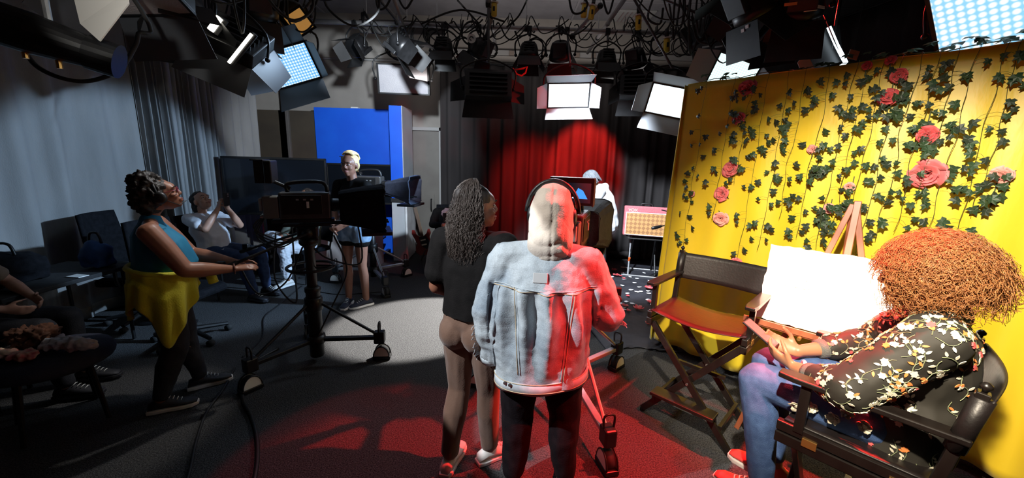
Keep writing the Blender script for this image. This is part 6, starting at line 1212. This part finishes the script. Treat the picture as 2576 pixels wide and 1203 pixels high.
o = blob(mb, 'patterned_scarf', mat('scarf', (.6, .5, .35), (.5, .12, .12), 22, .85), None, .007, 2, wr(.018, 26, 26)); o.location = (ac.x-.06, ac.y-.13, .53); tag(o, 'pale patterned scarf below the brown furry bundle', 'scarf')
def mesh_chair(label, loc, rz):
    t = thing('office_chair', label, 'chair', loc, rz, 'dark chairs along the left curtain')
    MB().prism([(-.24, -.22), (.24, -.22), (.25, .15), (.2, .25), (-.2, .25), (-.25, .15)], .08, MX.Translation((0, 0, .48))).build('seat', blackf, t, bevel=.03)
    MB().grid(lambda u, v: V(((u-.5)*(.48-.08*v), -.24-.08*v-.05*math.sin(PI*u)+.05, .58+.55*v)), 12, 10).build('backrest', blackf, t, True, solid=.03)
    MB().tube([(0, -.15, .45), (0, -.3, .5), (0, -.31, .75)], .022, 8).build('back_spine', black, t); MB().cyl((0, 0, .1), (0, 0, .45), .028, 12).build('gas_column', black, t)
    for k in range(5):
        a = k*2*PI/5; p = V((.29*math.cos(a), .29*math.sin(a), .075)); MB().tube([(0, 0, .11), p], [.026, .017], 8).build('base_arm', black, t); MB().cyl(p-V((.02, 0, .045)), p+V((.02, 0, -.045)), .03, 12).build('caster', rubber, t, True)
    for x in (-.27, .27): MB().tube(smoothpts([(x*.8, 0, .46), (x, 0, .5), (x, 0, .68)], 4), .015, 8).build('arm_post', black, t); MB().box((x, .04, .69), (.06, .24, .03)).build('armrest', black, t, bevel=.01)
mesh_chair('black mesh office chair right behind the woman in the blue top', (-2.98, 3.38, 0), math.radians(-95))
mesh_chair('black office chair against the curtain beside a table', (-3.75, 3.75, 0), math.radians(-80))
tbl = thing('folding_table', 'dark folding table with bags by the left curtain', 'table', (-3.75, 2.95, 0))
MB().box((0, 0, .70), (.62, .95, .035)).build('top', blackm, tbl, bevel=.006)
for x in (-.26, .26):
    for y in (-.4, .4): MB().tube([(x, y, .69), (x, y, .01)], .014, 8).build('leg', black, tbl)
def bag(label, loc, r, m, hd=True):
    t = thing('bag', label, 'bag', loc); mb = MB(); mb.ell((0, 0, r[2]), r); mb.box((0, 0, r[2]*.8), (r[0]*1.5, r[1]*1.5, r[2]*1.4)); blob(mb, 'body', m, t, .012, 6, wr(.02, 9, 9))
    if hd: MB().tube(smoothpts([(-r[0]*.5, 0, r[2]*1.8), (-r[0]*.3, 0, r[2]*2.5), (r[0]*.3, 0, r[2]*2.5), (r[0]*.5, 0, r[2]*1.8)], 5), .010, 8).build('strap', black, t, True)
bag('black equipment bag on the folding table', (-3.78, 2.8, .718), (.16, .22, .12), blackf)
bag('black backpack leaning on the curtain behind the office chair', (-4.0, 4.15, 0), (.2, .2, .30), blackf)
bag('blue tote on the folding table by the curtain', (-3.60, 3.27, .718), (.11, .10, .12), mat('blue_tote', (.01, .05, .16), (.015, .06, .2), 10, .8))
o = MB().prism([(-.06, -.03), (.055, -.04), (.065, .03), (-.05, .045)], .006).build('paper_slip', whitep); o.location = (-3.50, 3.0, .7225); tag(o, 'white paper slip on the edge of the dark folding table', 'paper')
st = thing('round_stool', 'low round black stool on the carpet behind the woman in the blue top', 'stool', gp(400, 800).xyz); st.location.z = 0
MB().lathe([(.0, .40), (.19, .40), (.21, .42), (.2, .45), (0, .46)], 22).build('seat', blackf, st, True); MB().lathe([(.20, 0), (.20, .015), (.04, .03), (.03, .05), (.03, .4)], 22).build('pedestal_base', black, st, True)
